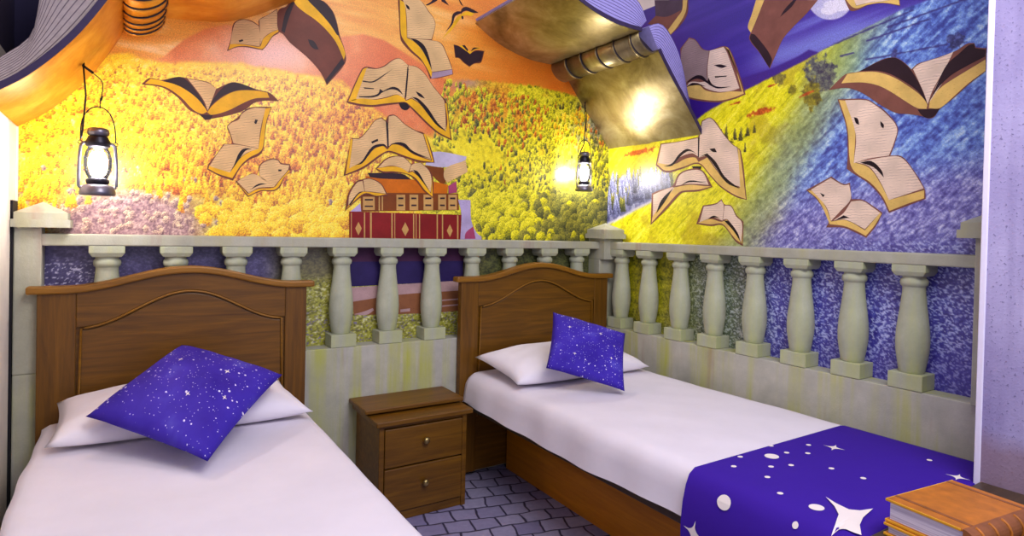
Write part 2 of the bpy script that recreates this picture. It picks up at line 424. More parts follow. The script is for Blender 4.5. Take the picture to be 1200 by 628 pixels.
# ------------------------------------------------------------------ stone balustrades
BAL = [(0.0395, 0.695), (0.040, 0.76), (0.046, 0.80), (0.0515, 0.845), (0.0525, 0.875), (0.0505, 0.91), (0.046, 0.955), (0.041, 1.005), (0.037, 1.055), (0.0365, 1.075),
       (0.043, 1.082), (0.0445, 1.092), (0.0425, 1.102), (0.036, 1.108), (0.037, 1.118), (0.046, 1.126), (0.047, 1.128)]
def baluster_mesh():
    bm = B()
    box(bm, -0.058, 0.058, -0.054, 0.046, 0.706, 0.764)
    lathe(bm, [(0.041, 0.764), (0.047, 0.80), (0.0535, 0.845), (0.055, 0.88), (0.053, 0.92), (0.048, 0.965), (0.042, 1.015), (0.0375, 1.06), (0.037, 1.08),
               (0.0435, 1.086), (0.0455, 1.096), (0.0435, 1.106), (0.037, 1.112), (0.039, 1.122)], 0, 0, 24)
    lo = [(-0.046, -0.044), (0.046, -0.044), (0.046, 0.046), (-0.046, 0.046)]; hi = [(-0.057, -0.051), (0.057, -0.051), (0.057, 0.046), (-0.057, 0.046)]
    r0 = [bm.verts.new((x, y, 1.120)) for x, y in lo]; r1 = [bm.verts.new((x, y, 1.136)) for x, y in hi]; r2 = [bm.verts.new((x, y, 1.1612)) for x, y in hi]
    for A, Q in ((r0, r1), (r1, r2)):
        for k in range(4): bm.faces.new((A[k], A[(k+1) % 4], Q[(k+1) % 4], Q[k]))
    bm.faces.new(r0); bm.faces.new(r2)
    return bm
def post_cap(bm, x0, x1, y0, y1, z):
    box(bm, x0, x1, y0, y1, z, z+0.028)
    e = 0.008; cx, cy = (x0+x1)/2, (y0+y1)/2
    r0 = [bm.verts.new((x, y, z+0.028)) for x, y in ((x0+e, y0+e), (x1-e, y0+e), (x1-e, y1-e), (x0+e, y1-e))]
    r1 = [bm.verts.new((x, y, z+0.052)) for x, y in ((x0+e, y0+e), (x1-e, y0+e), (x1-e, y1-e), (x0+e, y1-e))]
    ap = bm.verts.new((cx, cy, z+0.092))
    for k in range(4):
        bm.faces.new((r0[k], r0[(k+1) % 4], r1[(k+1) % 4], r1[k])); bm.faces.new((r1[k], r1[(k+1) % 4], ap))
    bm.faces.new(r0)
def balustrades():
    tb = thing('balustrade', 'grey stone balustrade running behind both headboards along the back wall', 'balustrade', (-1.35, 0.05, 0))
    tr = thing('balustrade', 'grey-lavender stone balustrade along the right wall beside the bed with the runner', 'balustrade', (0.05, -0.95, 0))
    def part(name, bm, m, par, bevel=0.0, smooth=False):
        bmesh.ops.translate(bm, verts=bm.verts[:], vec=-Vector(par.location)); return mesh_obj(name, bm, m, par, smooth, bevel)
    bm = B(); box(bm, -2.734, 0.0, 0.0, 0.098, 0.0, 0.705); part('parapet', bm, 'parapet_stone', tb, 0.004)
    bm = B(); box(bm, 0.0, 0.098, -1.971, 0.0, 0.0, 0.705); part('parapet', bm, 'parapet_stone', tr, 0.004)
    bm = B(); box(bm, -2.66, -0.04, 0.0, 0.098, 1.1613, 1.205); part('rail', bm, 'rail_stone', tb, 0.005)
    bm = B(); box(bm, 0.0, 0.098, -1.971, -0.04, 1.1613, 1.205); part('rail', bm, 'rail_stone', tr, 0.005)
    bm = B(); box(bm, -2.734, -2.655, -0.003, 0.098, 0.705, 1.245); part('post', bm, 'rail_stone', tb, 0.004)
    bm = B(); post_cap(bm, -2.74, -2.572, -0.03, 0.098, 1.227); c = part('post_cap', bm, 'rail_stone', tb)
    bm = B(); box(bm, -0.045, 0.098, -0.0045, 0.098, 0.705, 1.1); box(bm, -0.045, 0.098, -0.045, 0.098, 1.1, 1.245); part('post', bm, 'rail_stone', tb, 0.003)
    bm = B(); post_cap(bm, -0.085, 0.085, -0.085, 0.085, 1.224); part('post_cap', bm, 'rail_stone', tb)
    bm = B(); box(bm, -0.03, 0.098, -1.971, -1.862, 0.705, 1.28); part('post', bm, 'rail_stone', tr, 0.003)
    bm = B(); post_cap(bm, -0.05, 0.098, -1.971, -1.815, 1.262); part('post_cap', bm, 'rail_stone', tr)
    bm = baluster_mesh(); first = mesh_obj('baluster', bm, 'baluster_stone', tb, False, 0.002)
    for k, x in enumerate((-2.462, -2.234, -2.012, -1.787, -1.562, -1.336, -1.105, -0.875, -0.641, -0.406, -0.173)):
        o = first if k == 0 else first.copy()
        if k: COL.objects.link(o)
        o.parent = tb; o.location = Vector((x, 0.052, 0))-Vector(tb.location)
    for y in (-0.094, -0.313, -0.539, -0.758, -0.983, -1.21, -1.432, -1.648):
        o = first.copy(); COL.objects.link(o); o.parent = tr; o.rotation_euler = (0, 0, -PI/2)
        o.location = Vector((0.052, y, 0))-Vector(tr.location)
balustrades()

# ------------------------------------------------------------------ beds
def arch(x, xc, hw, z0, rise):
    t = (x-xc)/hw
    return z0+(rise*(0.5+0.5*math.cos(PI*t)) if abs(t) < 1 else 0)
def headboard(par, x0, x1, xc):
    off = Vector(par.location)
    def add(name, bm, m, p, bevel=0.0):
        bmesh.ops.translate(bm, verts=bm.verts[:], vec=-off); return mesh_obj(name, bm, m, p, False, bevel)
    N = 48; xs = [x0+(x1-x0)*i/N for i in range(N+1)]
    def slab(bm, zlo, zhi, ya, yb, xl, mi=0):
        g = [[bm.verts.new((x, y, f(x))) for x in xl] for y in (ya, yb) for f in (zlo, zhi)]
        for i in range(len(xl)-1):
            for a, b in ((0, 1), (2, 3), (0, 2), (1, 3)): bm.faces.new((g[a][i], g[a][i+1], g[b][i+1], g[b][i])).material_index = mi
        for e in (0, len(xl)-1): bm.faces.new((g[0][e], g[1][e], g[3][e], g[2][e])).material_index = mi
    top = lambda x: arch(x, xc, 0.40, 0.994, 0.068)
    hw = (x1-x0)/2-0.10
    pan = lambda x: arch(x, xc, hw*0.98, 0.868, 0.125)
    bm = B(); slab(bm, lambda x: 0.02, top, -0.034, -0.008, xs); hb = add('headboard', bm, 'bed_wood', par, 0.002)
    a, b = xc-hw, xc+hw; xi = [a+(b-a)*i/N for i in range(N+1)]
    # raised frame: two stiles and the shaped top rail around the sunken panel
    bm = B(); slab(bm, lambda x: 0.02, top, -0.046, -0.033, [x0+(a-x0)*i/6 for i in range(7)]); add('stile', bm, 'bed_wood_upright', hb, 0.003)
    bm = B(); slab(bm, lambda x: 0.02, top, -0.046, -0.033, [b+(x1-b)*i/6 for i in range(7)]); add('stile', bm, 'bed_wood_upright', hb, 0.003)
    bm = B(); slab(bm, pan, top, -0.046, -0.033, xi); add('top_rail', bm, 'bed_wood', hb, 0.003)
    # raised field of the panel
    g2 = 0.012; xj = [a+g2+(b-a-2*g2)*i/N for i in range(N+1)]
    bm = B(); slab(bm, lambda x: 0.30, lambda x: pan(x)-g2, -0.041, -0.033, xj); add('panel', bm, 'bed_wood', hb, 0.004)
    bm = B(); tube(bm, [(a+0.004, -0.045, 0.30)]+[(x, -0.045, pan(x)-0.004) for x in xi[1:-1]]+[(b-0.004, -0.045, 0.30)], 0.0045, 6); add('moulding', bm, 'cap_wood', hb)
    xcap = [x0-0.03+(x1-x0+0.06)*i/N for i in range(N+1)]
    bm = B(); slab(bm, lambda x: top(x)-0.002, lambda x: top(x)+0.025, -0.062, -0.004, xcap); add('cap_rail', bm, 'cap_wood', hb, 0.006)
    return hb
def mattress_sheet(name, xl, xr, y0, y1, zt, zb, bulge_l=0.035, folds=True, seed=0):
    rnd = random.Random(seed); ph = [rnd.uniform(0, 6.28) for _ in range(8)]
    prof = [(xl-bulge_l-0.012, zb), (xl-bulge_l-0.006, zb+0.03), (xl-bulge_l, zb+0.07), (xl-bulge_l+0.006, zb+0.11), (xl-0.012, zt-0.018), (xl+0.01, zt-0.004), (xl+0.04, zt)]
    n = 26
    prof += [(xl+0.04+(xr-xl-0.08)*i/n, zt) for i in range(1, n)]
    prof += [(xr-0.04, zt), (xr-0.01, zt-0.004), (xr+0.006, zt-0.018), (xr+0.012, zb+0.11), (xr+0.012, zb+0.05), (xr+0.012, zb)]
    ys = [y0-0.0+(y1-y0)*i/70 for i in range(71)]
    bm = B(); rows = []
    for j, y in enumerate(ys):
        row = []
        for i, (x, z) in enumerate(prof):
            e = 0
            if i < 7 and folds:
                w = 1-(i/6)**2
                x += w*(0.006*math.sin(y*9+ph[0])+0.004*math.sin(y*23+ph[1]))
                if i == 0: z += 0.006*math.sin(y*5+ph[2])
            else:
                z += 0.0018*math.sin(y*6+x*4+ph[3])+0.0012*math.sin(x*11-y*4+ph[4])+0.0008*math.sin(x*30+y*22+ph[5])
            de = min(abs(y-y0), abs(y-y1))
            if de < 0.04: z -= 0.016*(1-de/0.04)**2*(1 if z > zt-0.05 else 0)
            row.append(bm.verts.new((x, y, z)))
        rows.append(row)
    for A, Q in zip(rows, rows[1:]):
        for i in range(len(A)-1): bm.faces.new((A[i], A[i+1], Q[i+1], Q[i]))
    for R in (rows[0], rows[-1]):
        y = R[0].co.y; lo = []
        mid = [bm.verts.new((v.co.x, y+(-0.004 if R is rows[-1] else 0.004)*(1), zb)) for v in R]
        for i in range(len(R)-1):
            try: bm.faces.new((R[i], R[i+1], mid[i+1], mid[i]))
            except ValueError: pass
    bmesh.ops.remove_doubles(bm, verts=bm.verts[:], dist=0.0005)
    return mesh_obj(name, bm, 'white_sheet', None, True)
def beds():
    specs = [(-0.985, -0.014, -0.500, -0.93, -0.085, 'wooden bed with arched headboard in the room corner, its foot under the blue runner', 'white bed sheet on the corner bed, partly under the blue star runner', 3),
             (-2.663, -1.742, -2.190, -2.630, -1.808, 'wooden bed with arched headboard beside the left wall under the orange-gold book', 'white bed sheet on the left bed with a diagonal blue cushion', 5)]
    for x0, x1, xc, ml, mr, lab, slab_, sd in specs:
        t = thing('bed', lab, 'bed', (xc, -1.0, 0), 'single beds'); off = Vector(t.location)
        headboard(t, x0, x1, xc)
        def add(name, dims, m, bev=0.003):
            bm = B(); box(bm, *dims); bmesh.ops.translate(bm, verts=bm.verts[:], vec=-off); return mesh_obj(name, bm, m, t, False, bev)
        if sd == 3: add('bed_base', (-0.70, -0.16, -1.90, -0.05, 0.0, 0.356), 'base_wood')
        else: add('bed_base', (-2.42, -2.02, -1.90, -0.05, 0.0, 0.356), 'base_wood')
        add('bed_slab', (ml-0.018, mr+0.0, -1.955, -0.047, 0.356, 0.382), 'table_wood')
        add('mattress', (ml+0.006, mr-0.006, -1.945, -0.052, 0.384, 0.520), 'white_pillow', 0.03)
        s = mattress_sheet('bed_sheet', ml, mr, -0.05, -1.955, 0.541, 0.388, 0.035 if sd == 3 else 0.02, True, sd)
        tag(s, slab_, 'bed sheet', 'white bed sheets')
beds()

def pillow(name, c, t, mat, label, cat, group, n=28, pinch=0.06, power=2.4, seed=1, nrm=None, wr=0.004, flat=0.5):
    """c: four corners (left-back, right-back, left-front, right-front) of the seam"""
    lb, rb, lf, rf = [Vector(v) for v in c]
    N = ((rb-lb).cross(lf-lb)).normalized()
    if N.z < 0: N = -N
    ctr = (lb+rb+lf+rf)/4
    bm = B(); uvl = bm.loops.layers.uv.new('UVMap'); rnd = random.Random(seed); ph = [rnd.uniform(0, 6.28) for _ in range(6)]
    def pt(u, v, side):
        a, b = 2*u-1, 2*v-1
        a2 = a*(1-pinch*(1-b*b)); b2 = b*(1-pinch*(1-a*a))
        u2, v2 = (a2+1)/2, (b2+1)/2
        p = lb.lerp(rb, u2).lerp(lf.lerp(rf, u2), v2)
        h = ((1-abs(a)**power)*(1-abs(b)**power))
        h = max(h, 0)**0.5
        h *= 1+0.05*math.sin(a*3+ph[0])*math.cos(b*2.5+ph[1])
        w = wr*math.sin(a*9+b*5+ph[2])*math.sin(b*8+ph[3])*h
        return p+N*(side*t*(flat if side < 0 else 1-flat)*h+(w if side > 0 else 0))
    V = {}
    for side in (1, -1):
        for i in range(n+1):
            for j in range(n+1):
                edge = i in (0, n) or j in (0, n)
                if side == -1 and edge: V[(-1, i, j)] = V[(1, i, j)]; continue
                V[(side, i, j)] = bm.verts.new(pt(i/n, j/n, side)-ctr)
    for side in (1, -1):
        for i in range(n):
            for j in range(n):
                q = [(i, j), (i+1, j), (i+1, j+1), (i, j+1)]
                f = bm.faces.new([V[(side,)+k] for k in (q if side > 0 else q[::-1])])
                for l, k in zip(f.loops, (q if side > 0 else q[::-1])): l[uvl].uv = (k[0]/n+(0 if side > 0 else 3), k[1]/n)
    if cat == 'cushion':            # a few printed four-pointed stars on the front
        for (u, v, r) in STARS[group]:
            cpt = pt(u, v, 1); ring = []
            for k in range(8):
                ang = k*PI/4; rr = r if k % 2 == 0 else r*0.28
                ring.append(bm.verts.new(pt(u+rr*math.cos(ang), v+rr*math.sin(ang), 1)+N*0.0025-ctr))
            bm.faces.new(ring).material_index = 1
    me_m = [mat, 'star_print'] if cat == 'cushion' else [mat]
    bmesh.ops.recalc_face_normals(bm, faces=bm.faces[:])
    me = bpy.data.meshes.new(name); bm.to_mesh(me); bm.free()
    for m in me_m: me.materials.append(MATS[m])
    for p in me.polygons: p.use_smooth = True
    o = bpy.data.objects.new(name, me); COL.objects.link(o); o.location = ctr
    return tag(o, label, cat, 'pillows on the beds' if cat == 'pillow' else 'galaxy cushions')
STARS = {'L': [(0.62, 0.3, 0.028), (0.66, 0.72, 0.030), (0.3, 0.62, 0.024), (0.42, 0.86, 0.022), (0.85, 0.35, 0.02)],
         'R': [(0.2, 0.3, 0.03), (0.62, 0.28, 0.032), (0.78, 0.66, 0.026), (0.3, 0.75, 0.026), (0.82, 0.42, 0.02)]}
pillow('pillow', [(-2.60, -0.085, 0.612), (-1.86, -0.085, 0.612), (-2.60, -0.46, 0.572), (-1.815, -0.47, 0.572)], 0.125, 'white_pillow', 'white pillow on the left bed, under the diagonal blue cushion', 'pillow', 'L', 28, 0.05, 3.0, 4, flat=0.35)
pillow('pillow', [(-0.93, -0.10, 0.62), (-0.13, -0.085, 0.612), (-0.935, -0.50, 0.572), (-0.12, -0.50, 0.570)], 0.125, 'white_pillow', 'white pillow on the corner bed, behind the upright blue cushion', 'pillow', 'R', 28, 0.05, 3.0, 6, flat=0.35)
pillow('cushion', [(-2.499, -0.473, 0.655), (-2.216, -0.062, 0.781), (-2.201, -0.843, 0.585), (-1.918, -0.432, 0.711)], 0.13, 'galaxy_fabric', 'starry blue cushion lying diagonally on the left bed pillow', 'cushion', 'L', 32, 0.05, 2.2, 8, flat=0.42)
pillow('cushion', [(-0.690, -0.420, 0.873), (-0.395, -0.604, 0.778), (-0.848, -0.590, 0.656), (-0.553, -0.774, 0.561)], 0.11, 'galaxy_fabric', 'starry blue cushion leaning upright on the corner bed pillow', 'cushion', 'R', 32, 0.05, 2.2, 9, flat=0.45)

# ------------------------------------------------------------------ blue runner with printed stars
def runner():
    bm = B()
    y0, y1 = -1.478, -1.9665
    prof = [(-1.000, 0.335), (-0.998, 0.40), (-0.989, 0.455), (-0.974, 0.50), (-0.957, 0.528), (-0.930, 0.542), (-0.89, 0.5465)]
    prof += [(-0.89+(0.765)*i/20, 0.5465) for i in range(1, 21)]+[(-0.093, 0.541), (-0.0725, 0.525), (-0.068, 0.45), (-0.067, 0.40)]
    ys = [y0+(y1-y0)*i/16 for i in range(17)]
    rows = []
    for y in ys:
        row = []
        for i, (x, z) in enumerate(prof):
            if i < 5: x += 0.001*math.sin(y*14)*(1-i/5)
            if y < -1.95 and z > 0.53: z -= 0.004
            row.append(bm.verts.new((x, y-0.010*(1 if 6 <= i else (6-i)*0.25), z)))
        rows.append(row)
    # drop over the foot end
    for dz, dy in ((0.02, -0.004), (0.10, -0.006), (0.20, -0.006)):
        row = [bm.verts.new((x, y1-0.010+dy, max(min(z, 0.546-dz), 0.335))) for (x, z) in prof]; rows.append(row)
    for A, Q in zip(rows, rows[1:]):
        for i in range(len(A)-1):
            try: bm.faces.new((A[i], A[i+1], Q[i+1], Q[i]))
            except ValueError: pass
    side = lambda z: float(np.interp(z, [p[1] for p in prof[:7]], [p[0] for p in prof[:7]]))-0.0035
    def print_shape(c, ring, plane):
        P = [(c[0]+u, c[1]+v, 0.5474) if plane == 'top' else (side(c[2]+v), c[1]+u, c[2]+v) for u, v in ring]
        m = bm.verts.new((c[0], c[1], 0.5474) if plane == 'top' else (side(c[2]), c[1], c[2])); vs = [bm.verts.new(q) for q in P]
        for k in range(len(vs)): bm.faces.new((m, vs[k], vs[(k+1) % len(vs)])).material_index = 1
    def ell(c, a, b, rot=0, plane='top'):
        print_shape(c, [(a*math.cos(2*PI*k/20), b*math.sin(2*PI*k/20)) for k in range(20)], plane)
    def star(c, r, rot=0, plane='top'):
        ring = []
        for k in range(40):
            th = 2*PI*k/40; rr = r/((abs(math.cos(th))**0.5+abs(math.sin(th))**0.5)**2)
            ring.append((rr*math.cos(th+rot), rr*math.sin(th+rot)))
        print_shape(c, ring, plane)
    for x, y in ((-0.563, -1.492), (-0.441, -1.551), (-0.576, -1.557), (-0.519, -1.595), (-0.743, -1.504), (-0.83, -1.545), (-0.73, -1.604), (-0.664, -1.628),
                 (-0.812, -1.647), (-0.578, -1.706), (-0.568, -1.795), (-0.881, -1.733), (-0.226, -1.827)):
        ell((x, y), 0.0095, 0.0075)
    ell((-0.649, -1.552), 0.024, 0.021); ell((-0.876, -1.833), 0.021, 0.018)
    star((-0.389, -1.609), 0.034, 0.3); star((-0.306, -1.935), 0.032, 0.2)
    # the biggest star lies across the foot end of the top
    S = [(-0.798, -1.813), (-0.813, -1.851), (-0.819, -1.886), (-0.80, -1.904), (-0.758, -1.916), (-0.80, -1.923), (-0.834, -1.929), (-0.881, -1.945), (-0.922, -1.970),
         (-0.925, -1.955), (-0.925, -1.935), (-0.935, -1.924), (-0.958, -1.918), (-0.925, -1.909), (-0.871, -1.888), (-0.835, -1.858)]
    top_z = lambda x: float(np.interp(x, [p[0] for p in prof[:9]], [p[1] for p in prof[:9]]))+0.0038
    S2 = []
    for p, q in zip(S, S[1:]+S[:1]): S2 += [p, ((p[0]+q[0])/2, (p[1]+q[1])/2)]
    m = (-0.862, -1.912); inner = [bm.verts.new((m[0]+(x-m[0])*0.5, m[1]+(y-m[1])*0.5, top_z(m[0]+(x-m[0])*0.5))) for x, y in S2]
    outer = [bm.verts.new((x, y, top_z(x))) for x, y in S2]; mid = bm.verts.new((m[0], m[1], top_z(m[0])))
    for k in range(len(S2)):
        l = (k+1) % len(S2)
        bm.faces.new((mid, inner[k], inner[l])).material_index = 1; bm.faces.new((inner[k], outer[k], outer[l], inner[l])).material_index = 1
    # prints on the side that hangs over the mattress edge
    ell((-0.971, -1.624, 0.500), 0.022, 0.019, 0, 'side'); ell((-0.958, -1.83, 0.521), 0.008, 0.008, 0, 'side')
    star((-0.9955, -1.540, 0.385), 0.036, 0.15, 'side')
    bmesh.ops.recalc_face_normals(bm, faces=bm.faces[:])
    o = mesh_obj('bed_runner', bm, ['runner_blue', 'star_print'], None, True)
    for p in o.data.polygons: p.use_smooth = p.material_index == 0
    tag(o, 'deep blue bed runner with cream stars across the foot of the corner bed', 'bed runner')
runner()

# ------------------------------------------------------------------ nightstand
def nightstand():
    t = thing('nightstand', 'brown wooden nightstand with two drawers between the two beds', 'nightstand', (-1.29, -0.16, 0)); off = Vector(t.location)
    def add(name, dims, m='nightstand_wood', par=t, bev=0.003):
        bm = B(); box(bm, *dims); bmesh.ops.translate(bm, verts=bm.verts[:], vec=-off); return mesh_obj(name, bm, m, par, False, bev)
    bm = B()
    box(bm, -1.500, -1.478, -0.312, -0.012, 0.0, 0.421); box(bm, -1.107, -1.085, -0.312, -0.012, 0.0, 0.421)
    box(bm, -1.478, -1.107, -0.030, -0.012, 0.0, 0.421); box(bm, -1.478, -1.107, -0.31, -0.03, 0.04, 0.052); box(bm, -1.478, -1.107, -0.31, -0.03, 0.405, 0.421)
    bmesh.ops.translate(bm, verts=bm.verts[:], vec=-off); mesh_obj('body', bm, 'nightstand_wood', t, False, 0.002)
    add('plinth', (-1.478, -1.107, -0.308, -0.29, 0.0, 0.038))
    add('lower_top', (-1.520, -1.065, -0.335, -0.012, 0.421, 0.443), bev=0.004)
    bm = B(); box(bm, -1.50, -1.09, -0.20, -0.012, 0.443, 0.452); bmesh.ops.translate(bm, verts=bm.verts[:], vec=-off); mesh_obj('spacer', bm, 'table_wood', t)
    add('upper_top', (-1.535, -1.060, -0.232, -0.004, 0.451, 0.470), bev=0.004)
    for z0, z1, zk in ((0.236, 0.402, 0.334), (0.042, 0.230, 0.150)):
        d = add('drawer', (-1.476, -1.109, -0.316, -0.05, z0, z1), bev=0.004)
        bm = B(); lathe(bm, [(0.006, 0.0), (0.006, 0.010), (0.013, 0.014), (0.015, 0.020), (0.012, 0.026), (0.004, 0.028)], 0, 0, 14)
        bmesh.ops.rotate(bm, verts=bm.verts[:], cent=(0, 0, 0), matrix=Matrix.Rotation(PI/2, 3, 'X')); bmesh.ops.translate(bm, verts=bm.verts[:], vec=Vector((-1.2925, -0.315, zk))-off)
        k = mesh_obj('knob', bm, 'brass', d, True)
nightstand()

# ------------------------------------------------------------------ table with two old books
def small_table():
    t = thing('table', 'dark wooden table at the foot of the corner bed carrying old books', 'table', (-0.64, -2.28, 0)); off = Vector(t.location)
    def add(name, dims, m='table_wood', bev=0.004):
        bm = B(); box(bm, *dims); bmesh.ops.translate(bm, verts=bm.verts[:], vec=-off); mesh_obj(name, bm, m, t, False, bev)
    add('tabletop', (-0.975, -0.305, -2.58, -1.990, 0.528, 0.555))
    add('apron', (-0.95, -0.33, -2.55, -2.02, 0.46, 0.528))
    for x in (-0.965, -0.355):
        for y in (-2.57, -2.04): add('leg', (x, x+0.045, y, y+0.045, 0.0, 0.528))
small_table()
def old_book(label, loc, rot, L, Wd, H, bands):
    """spine along local x on the -y side"""
    t = thing('old_book', label, 'book', loc, 'old leather books on the table'); t.rotation_euler = (0, 0, rot)
    ct = 0.007
    for z in (0.0, H-ct):
        bm = B(); box(bm, -L/2, L/2, -Wd/2+0.004, Wd/2, z, z+ct); c = mesh_obj('cover', bm, 'book_leather', t, False, 0.003)
        bm = B(); box(bm, -L/2-0.0015, L/2+0.0015, Wd/2-0.002, Wd/2+0.0015, z+0.0005, z+ct-0.0005); box(bm, -L/2-0.0015, -L/2+0.001, -Wd/2+0.01, Wd/2, z+0.0005, z+ct-0.0005); mesh_obj('cover_edge', bm, 'book_gilt', c, False, 0.001)
        if z:
            bm = B()
            for a in (-L/2+0.028, L/2-0.030): box(bm, a, a+0.010, -Wd/2+0.006, Wd/2-0.002, z+ct-0.001, z+ct+0.0007)
            mesh_obj('tooling', bm, 'book_spine', c)
    bm = B(); box(bm, -L/2+0.006, L/2-0.006, -Wd/2+0.006, Wd/2-0.006, ct, H-ct); mesh_obj('page_block', bm, 'paper_edges', t)
    bm = B(); arc = []
    for k in range(13):
        th = -PI/2+PI*k/12; arc.append((-Wd/2+0.006-0.026*math.cos(th), H/2+H/2*math.sin(th)))
    A = [[bm.verts.new((x, y, z)) for y, z in arc] for x in (-L/2, L/2)]
    for k in range(12): bm.faces.new((A[0][k], A[0][k+1], A[1][k+1], A[1][k]))
    bm.faces.new(A[0]); bm.faces.new(A[1][::-1]); sp = mesh_obj('spine', bm, 'book_spine', t, False)
    for b in bands:
        bm = B(); tube(bm, [(b, y-0.001*math.cos(-PI/2+PI*k/12), z) for k, (y, z) in enumerate(arc[1:-1], 1)], 0.003, 6); mesh_obj('spine_band', bm, 'book_leather', sp, True)
    return t
R7 = math.radians(-7)
old_book('thin old leather book at the bottom, lying directly on the dark table', (-0.765, -2.105, 0.5555), R7, 0.272, 0.168, 0.030, (-0.09, -0.03, 0.03, 0.09))
old_book('thick old orange-brown leather book lying on top of the thinner book', (-0.762, -2.105, 0.586), R7, 0.268, 0.168, 0.055, (-0.10, -0.05, 0.0, 0.05, 0.10))

# ------------------------------------------------------------------ lanterns
def lantern(label, hook_label, x, y, zb, s, hook_dx, hook_z, light_off, root, rot=0):
    t = thing('lantern', label, 'lantern', (x, y, zb), 'oil lanterns'); t.rotation_euler = (0, 0, rot)
    def lat(name, prof, m, par=t):
        bm = B(); lathe(bm, [(r*s, z*s) for r, z in prof], 0, 0, 24); return mesh_obj(name, bm, m, par, True)
    lat('fuel_tank', [(0.050, 0.0), (0.053, 0.004), (0.053, 0.012), (0.048, 0.026), (0.043, 0.034), (0.030, 0.038)], 'grey_metal')
    lat('burner', [(0.030, 0.038), (0.034, 0.044), (0.034, 0.054), (0.024, 0.060)], 'black_metal')
    lat('globe', [(0.026, 0.056), (0.036, 0.075), (0.041, 0.10), (0.041, 0.125), (0.035, 0.15), (0.028, 0.166)], 'lantern_glass')
    lat('hood', [(0.030, 0.164), (0.036, 0.168), (0.037, 0.182), (0.030, 0.196), (0.030, 0.200)], 'black_metal')
    lat('chimney_cap', [(0.018, 0.200), (0.030, 0.204), (0.033, 0.214), (0.031, 0.226), (0.022, 0.230)], 'grey_metal')
    lat('bulb', [(0.005, 0.062), (0.020, 0.072), (0.027, 0.10), (0.027, 0.125), (0.018, 0.146), (0.004, 0.150)], 'glowing_bulb')
    for sd in (-1, 1):
        bm = B(); pts = [(sd*0.040, 0.022), (sd*0.052, 0.030), (sd*0.0535, 0.045), (sd*0.053, 0.10), (sd*0.050, 0.15), (sd*0.046, 0.172), (sd*0.034, 0.180)]
        tube(bm, [(a.x*s, 0, a.y*s) for a in catmull(pts, 4)], 0.0052*s, 8); mesh_obj('side_tube', bm, 'grey_metal', t, True)
        bm = B(); tube(bm, [(sd*0.050*s+0.006*s*math.cos(k*PI/5), 0, 0.178*s+0.006*s*math.sin(k*PI/5)) for k in range(10)], 0.0018*s, 6, True); mesh_obj('handle_ring', bm, 'black_metal', t, True)
    for zz in (0.085, 0.13):
        bm = B(); tube(bm, [(0.0425*s*math.cos(k*PI/10), 0.0425*s*math.sin(k*PI/10), zz*s) for k in range(20)], 0.0012*s, 5, True); mesh_obj('guard_wire', bm, 'grey_metal', t, True)
    top = hook_z-zb-0.07
    bm = B(); pts = [(-0.050*s, 0.182*s), (-0.046*s, 0.25*s), (-0.025*s, 0.292*s), (0.004, 0.302*s), (0.030*s, 0.285*s), (0.046*s, 0.24*s), (0.050*s, 0.182*s)]
    tube(bm, [(a.x, 0, a.y) for a in catmull(pts, 5)], 0.0022*s, 6); mesh_obj('bail_handle', bm, 'black_metal', t, True)
    l = bpy.data.lights.new('lantern_light', 'POINT'); l.energy = LANTERN_POWER; l.color = (1.0, 0.93, 0.92); l.shadow_soft_size = 0.034
    lo = bpy.data.objects.new('lantern_light', l); COL.objects.link(lo); lo.parent = t; lo.location = light_off
    # the hook and cord the lantern hangs from
    h = thing('lantern_hook', hook_label, 'hook', (x+hook_dx, y, hook_z))
    top_of_bail = zb+0.302*s-hook_z
    bm = B(); tube(bm, [root, (root[0]*0.3, root[1]*0.3, root[2]*0.7), (0.0, 0.0, 0.0), (-hook_dx*0.62, 0, -0.020)], 0.0045, 8); mesh_obj('bracket', bm, 'black_metal', h, True)
    bm = B(); e = -hook_dx
    q = top_of_bail+0.0003
    pts = [(e*0.6, 0, -0.020), (e+0.010, 0, -0.05), (e+0.006, 0, (q-0.05)/2-0.02), (e+0.011, 0, q/2-0.03), (e+0.005, -0.004, q+0.03), (e+0.004, -0.008, q+0.010), (e+0.004, -0.006, q-0.001), (e+0.004, 0, q-0.0037), (e+0.004, 0.006, q-0.001), (e+0.004, 0.008, q+0.006)]
    tube(bm, catmull(pts, 5), 0.0018, 6); mesh_obj('hanging_wire', bm, 'black_metal', h, True)
    bm = B(); tube(bm, [(0, 0, 0), (0.008, 0, -0.10), (0.0, 0, -0.22), (-0.050*s-hook_dx+0.002, 0, zb+0.19*s-hook_z)], 0.0032, 6); mesh_obj('cable', bm, 'black_metal', h, True)
lantern('glowing oil lantern hanging from the orange-gold book above the left bed', 'black hook under the orange-gold book holding the left lantern', -2.488, -0.16, 1.343, 1.02, -0.045, 1.786, (0, 0, 0.11), (0.0, 0.06, 0.055))
lantern('glowing oil lantern hanging from the gold book in the room corner', 'black hook under the gold book holding the corner lantern', -0.165, 0.012, 1.497, 0.99, -0.006, 1.992, (0, 0, 0.112), (0.05, 0.055, 0.036))

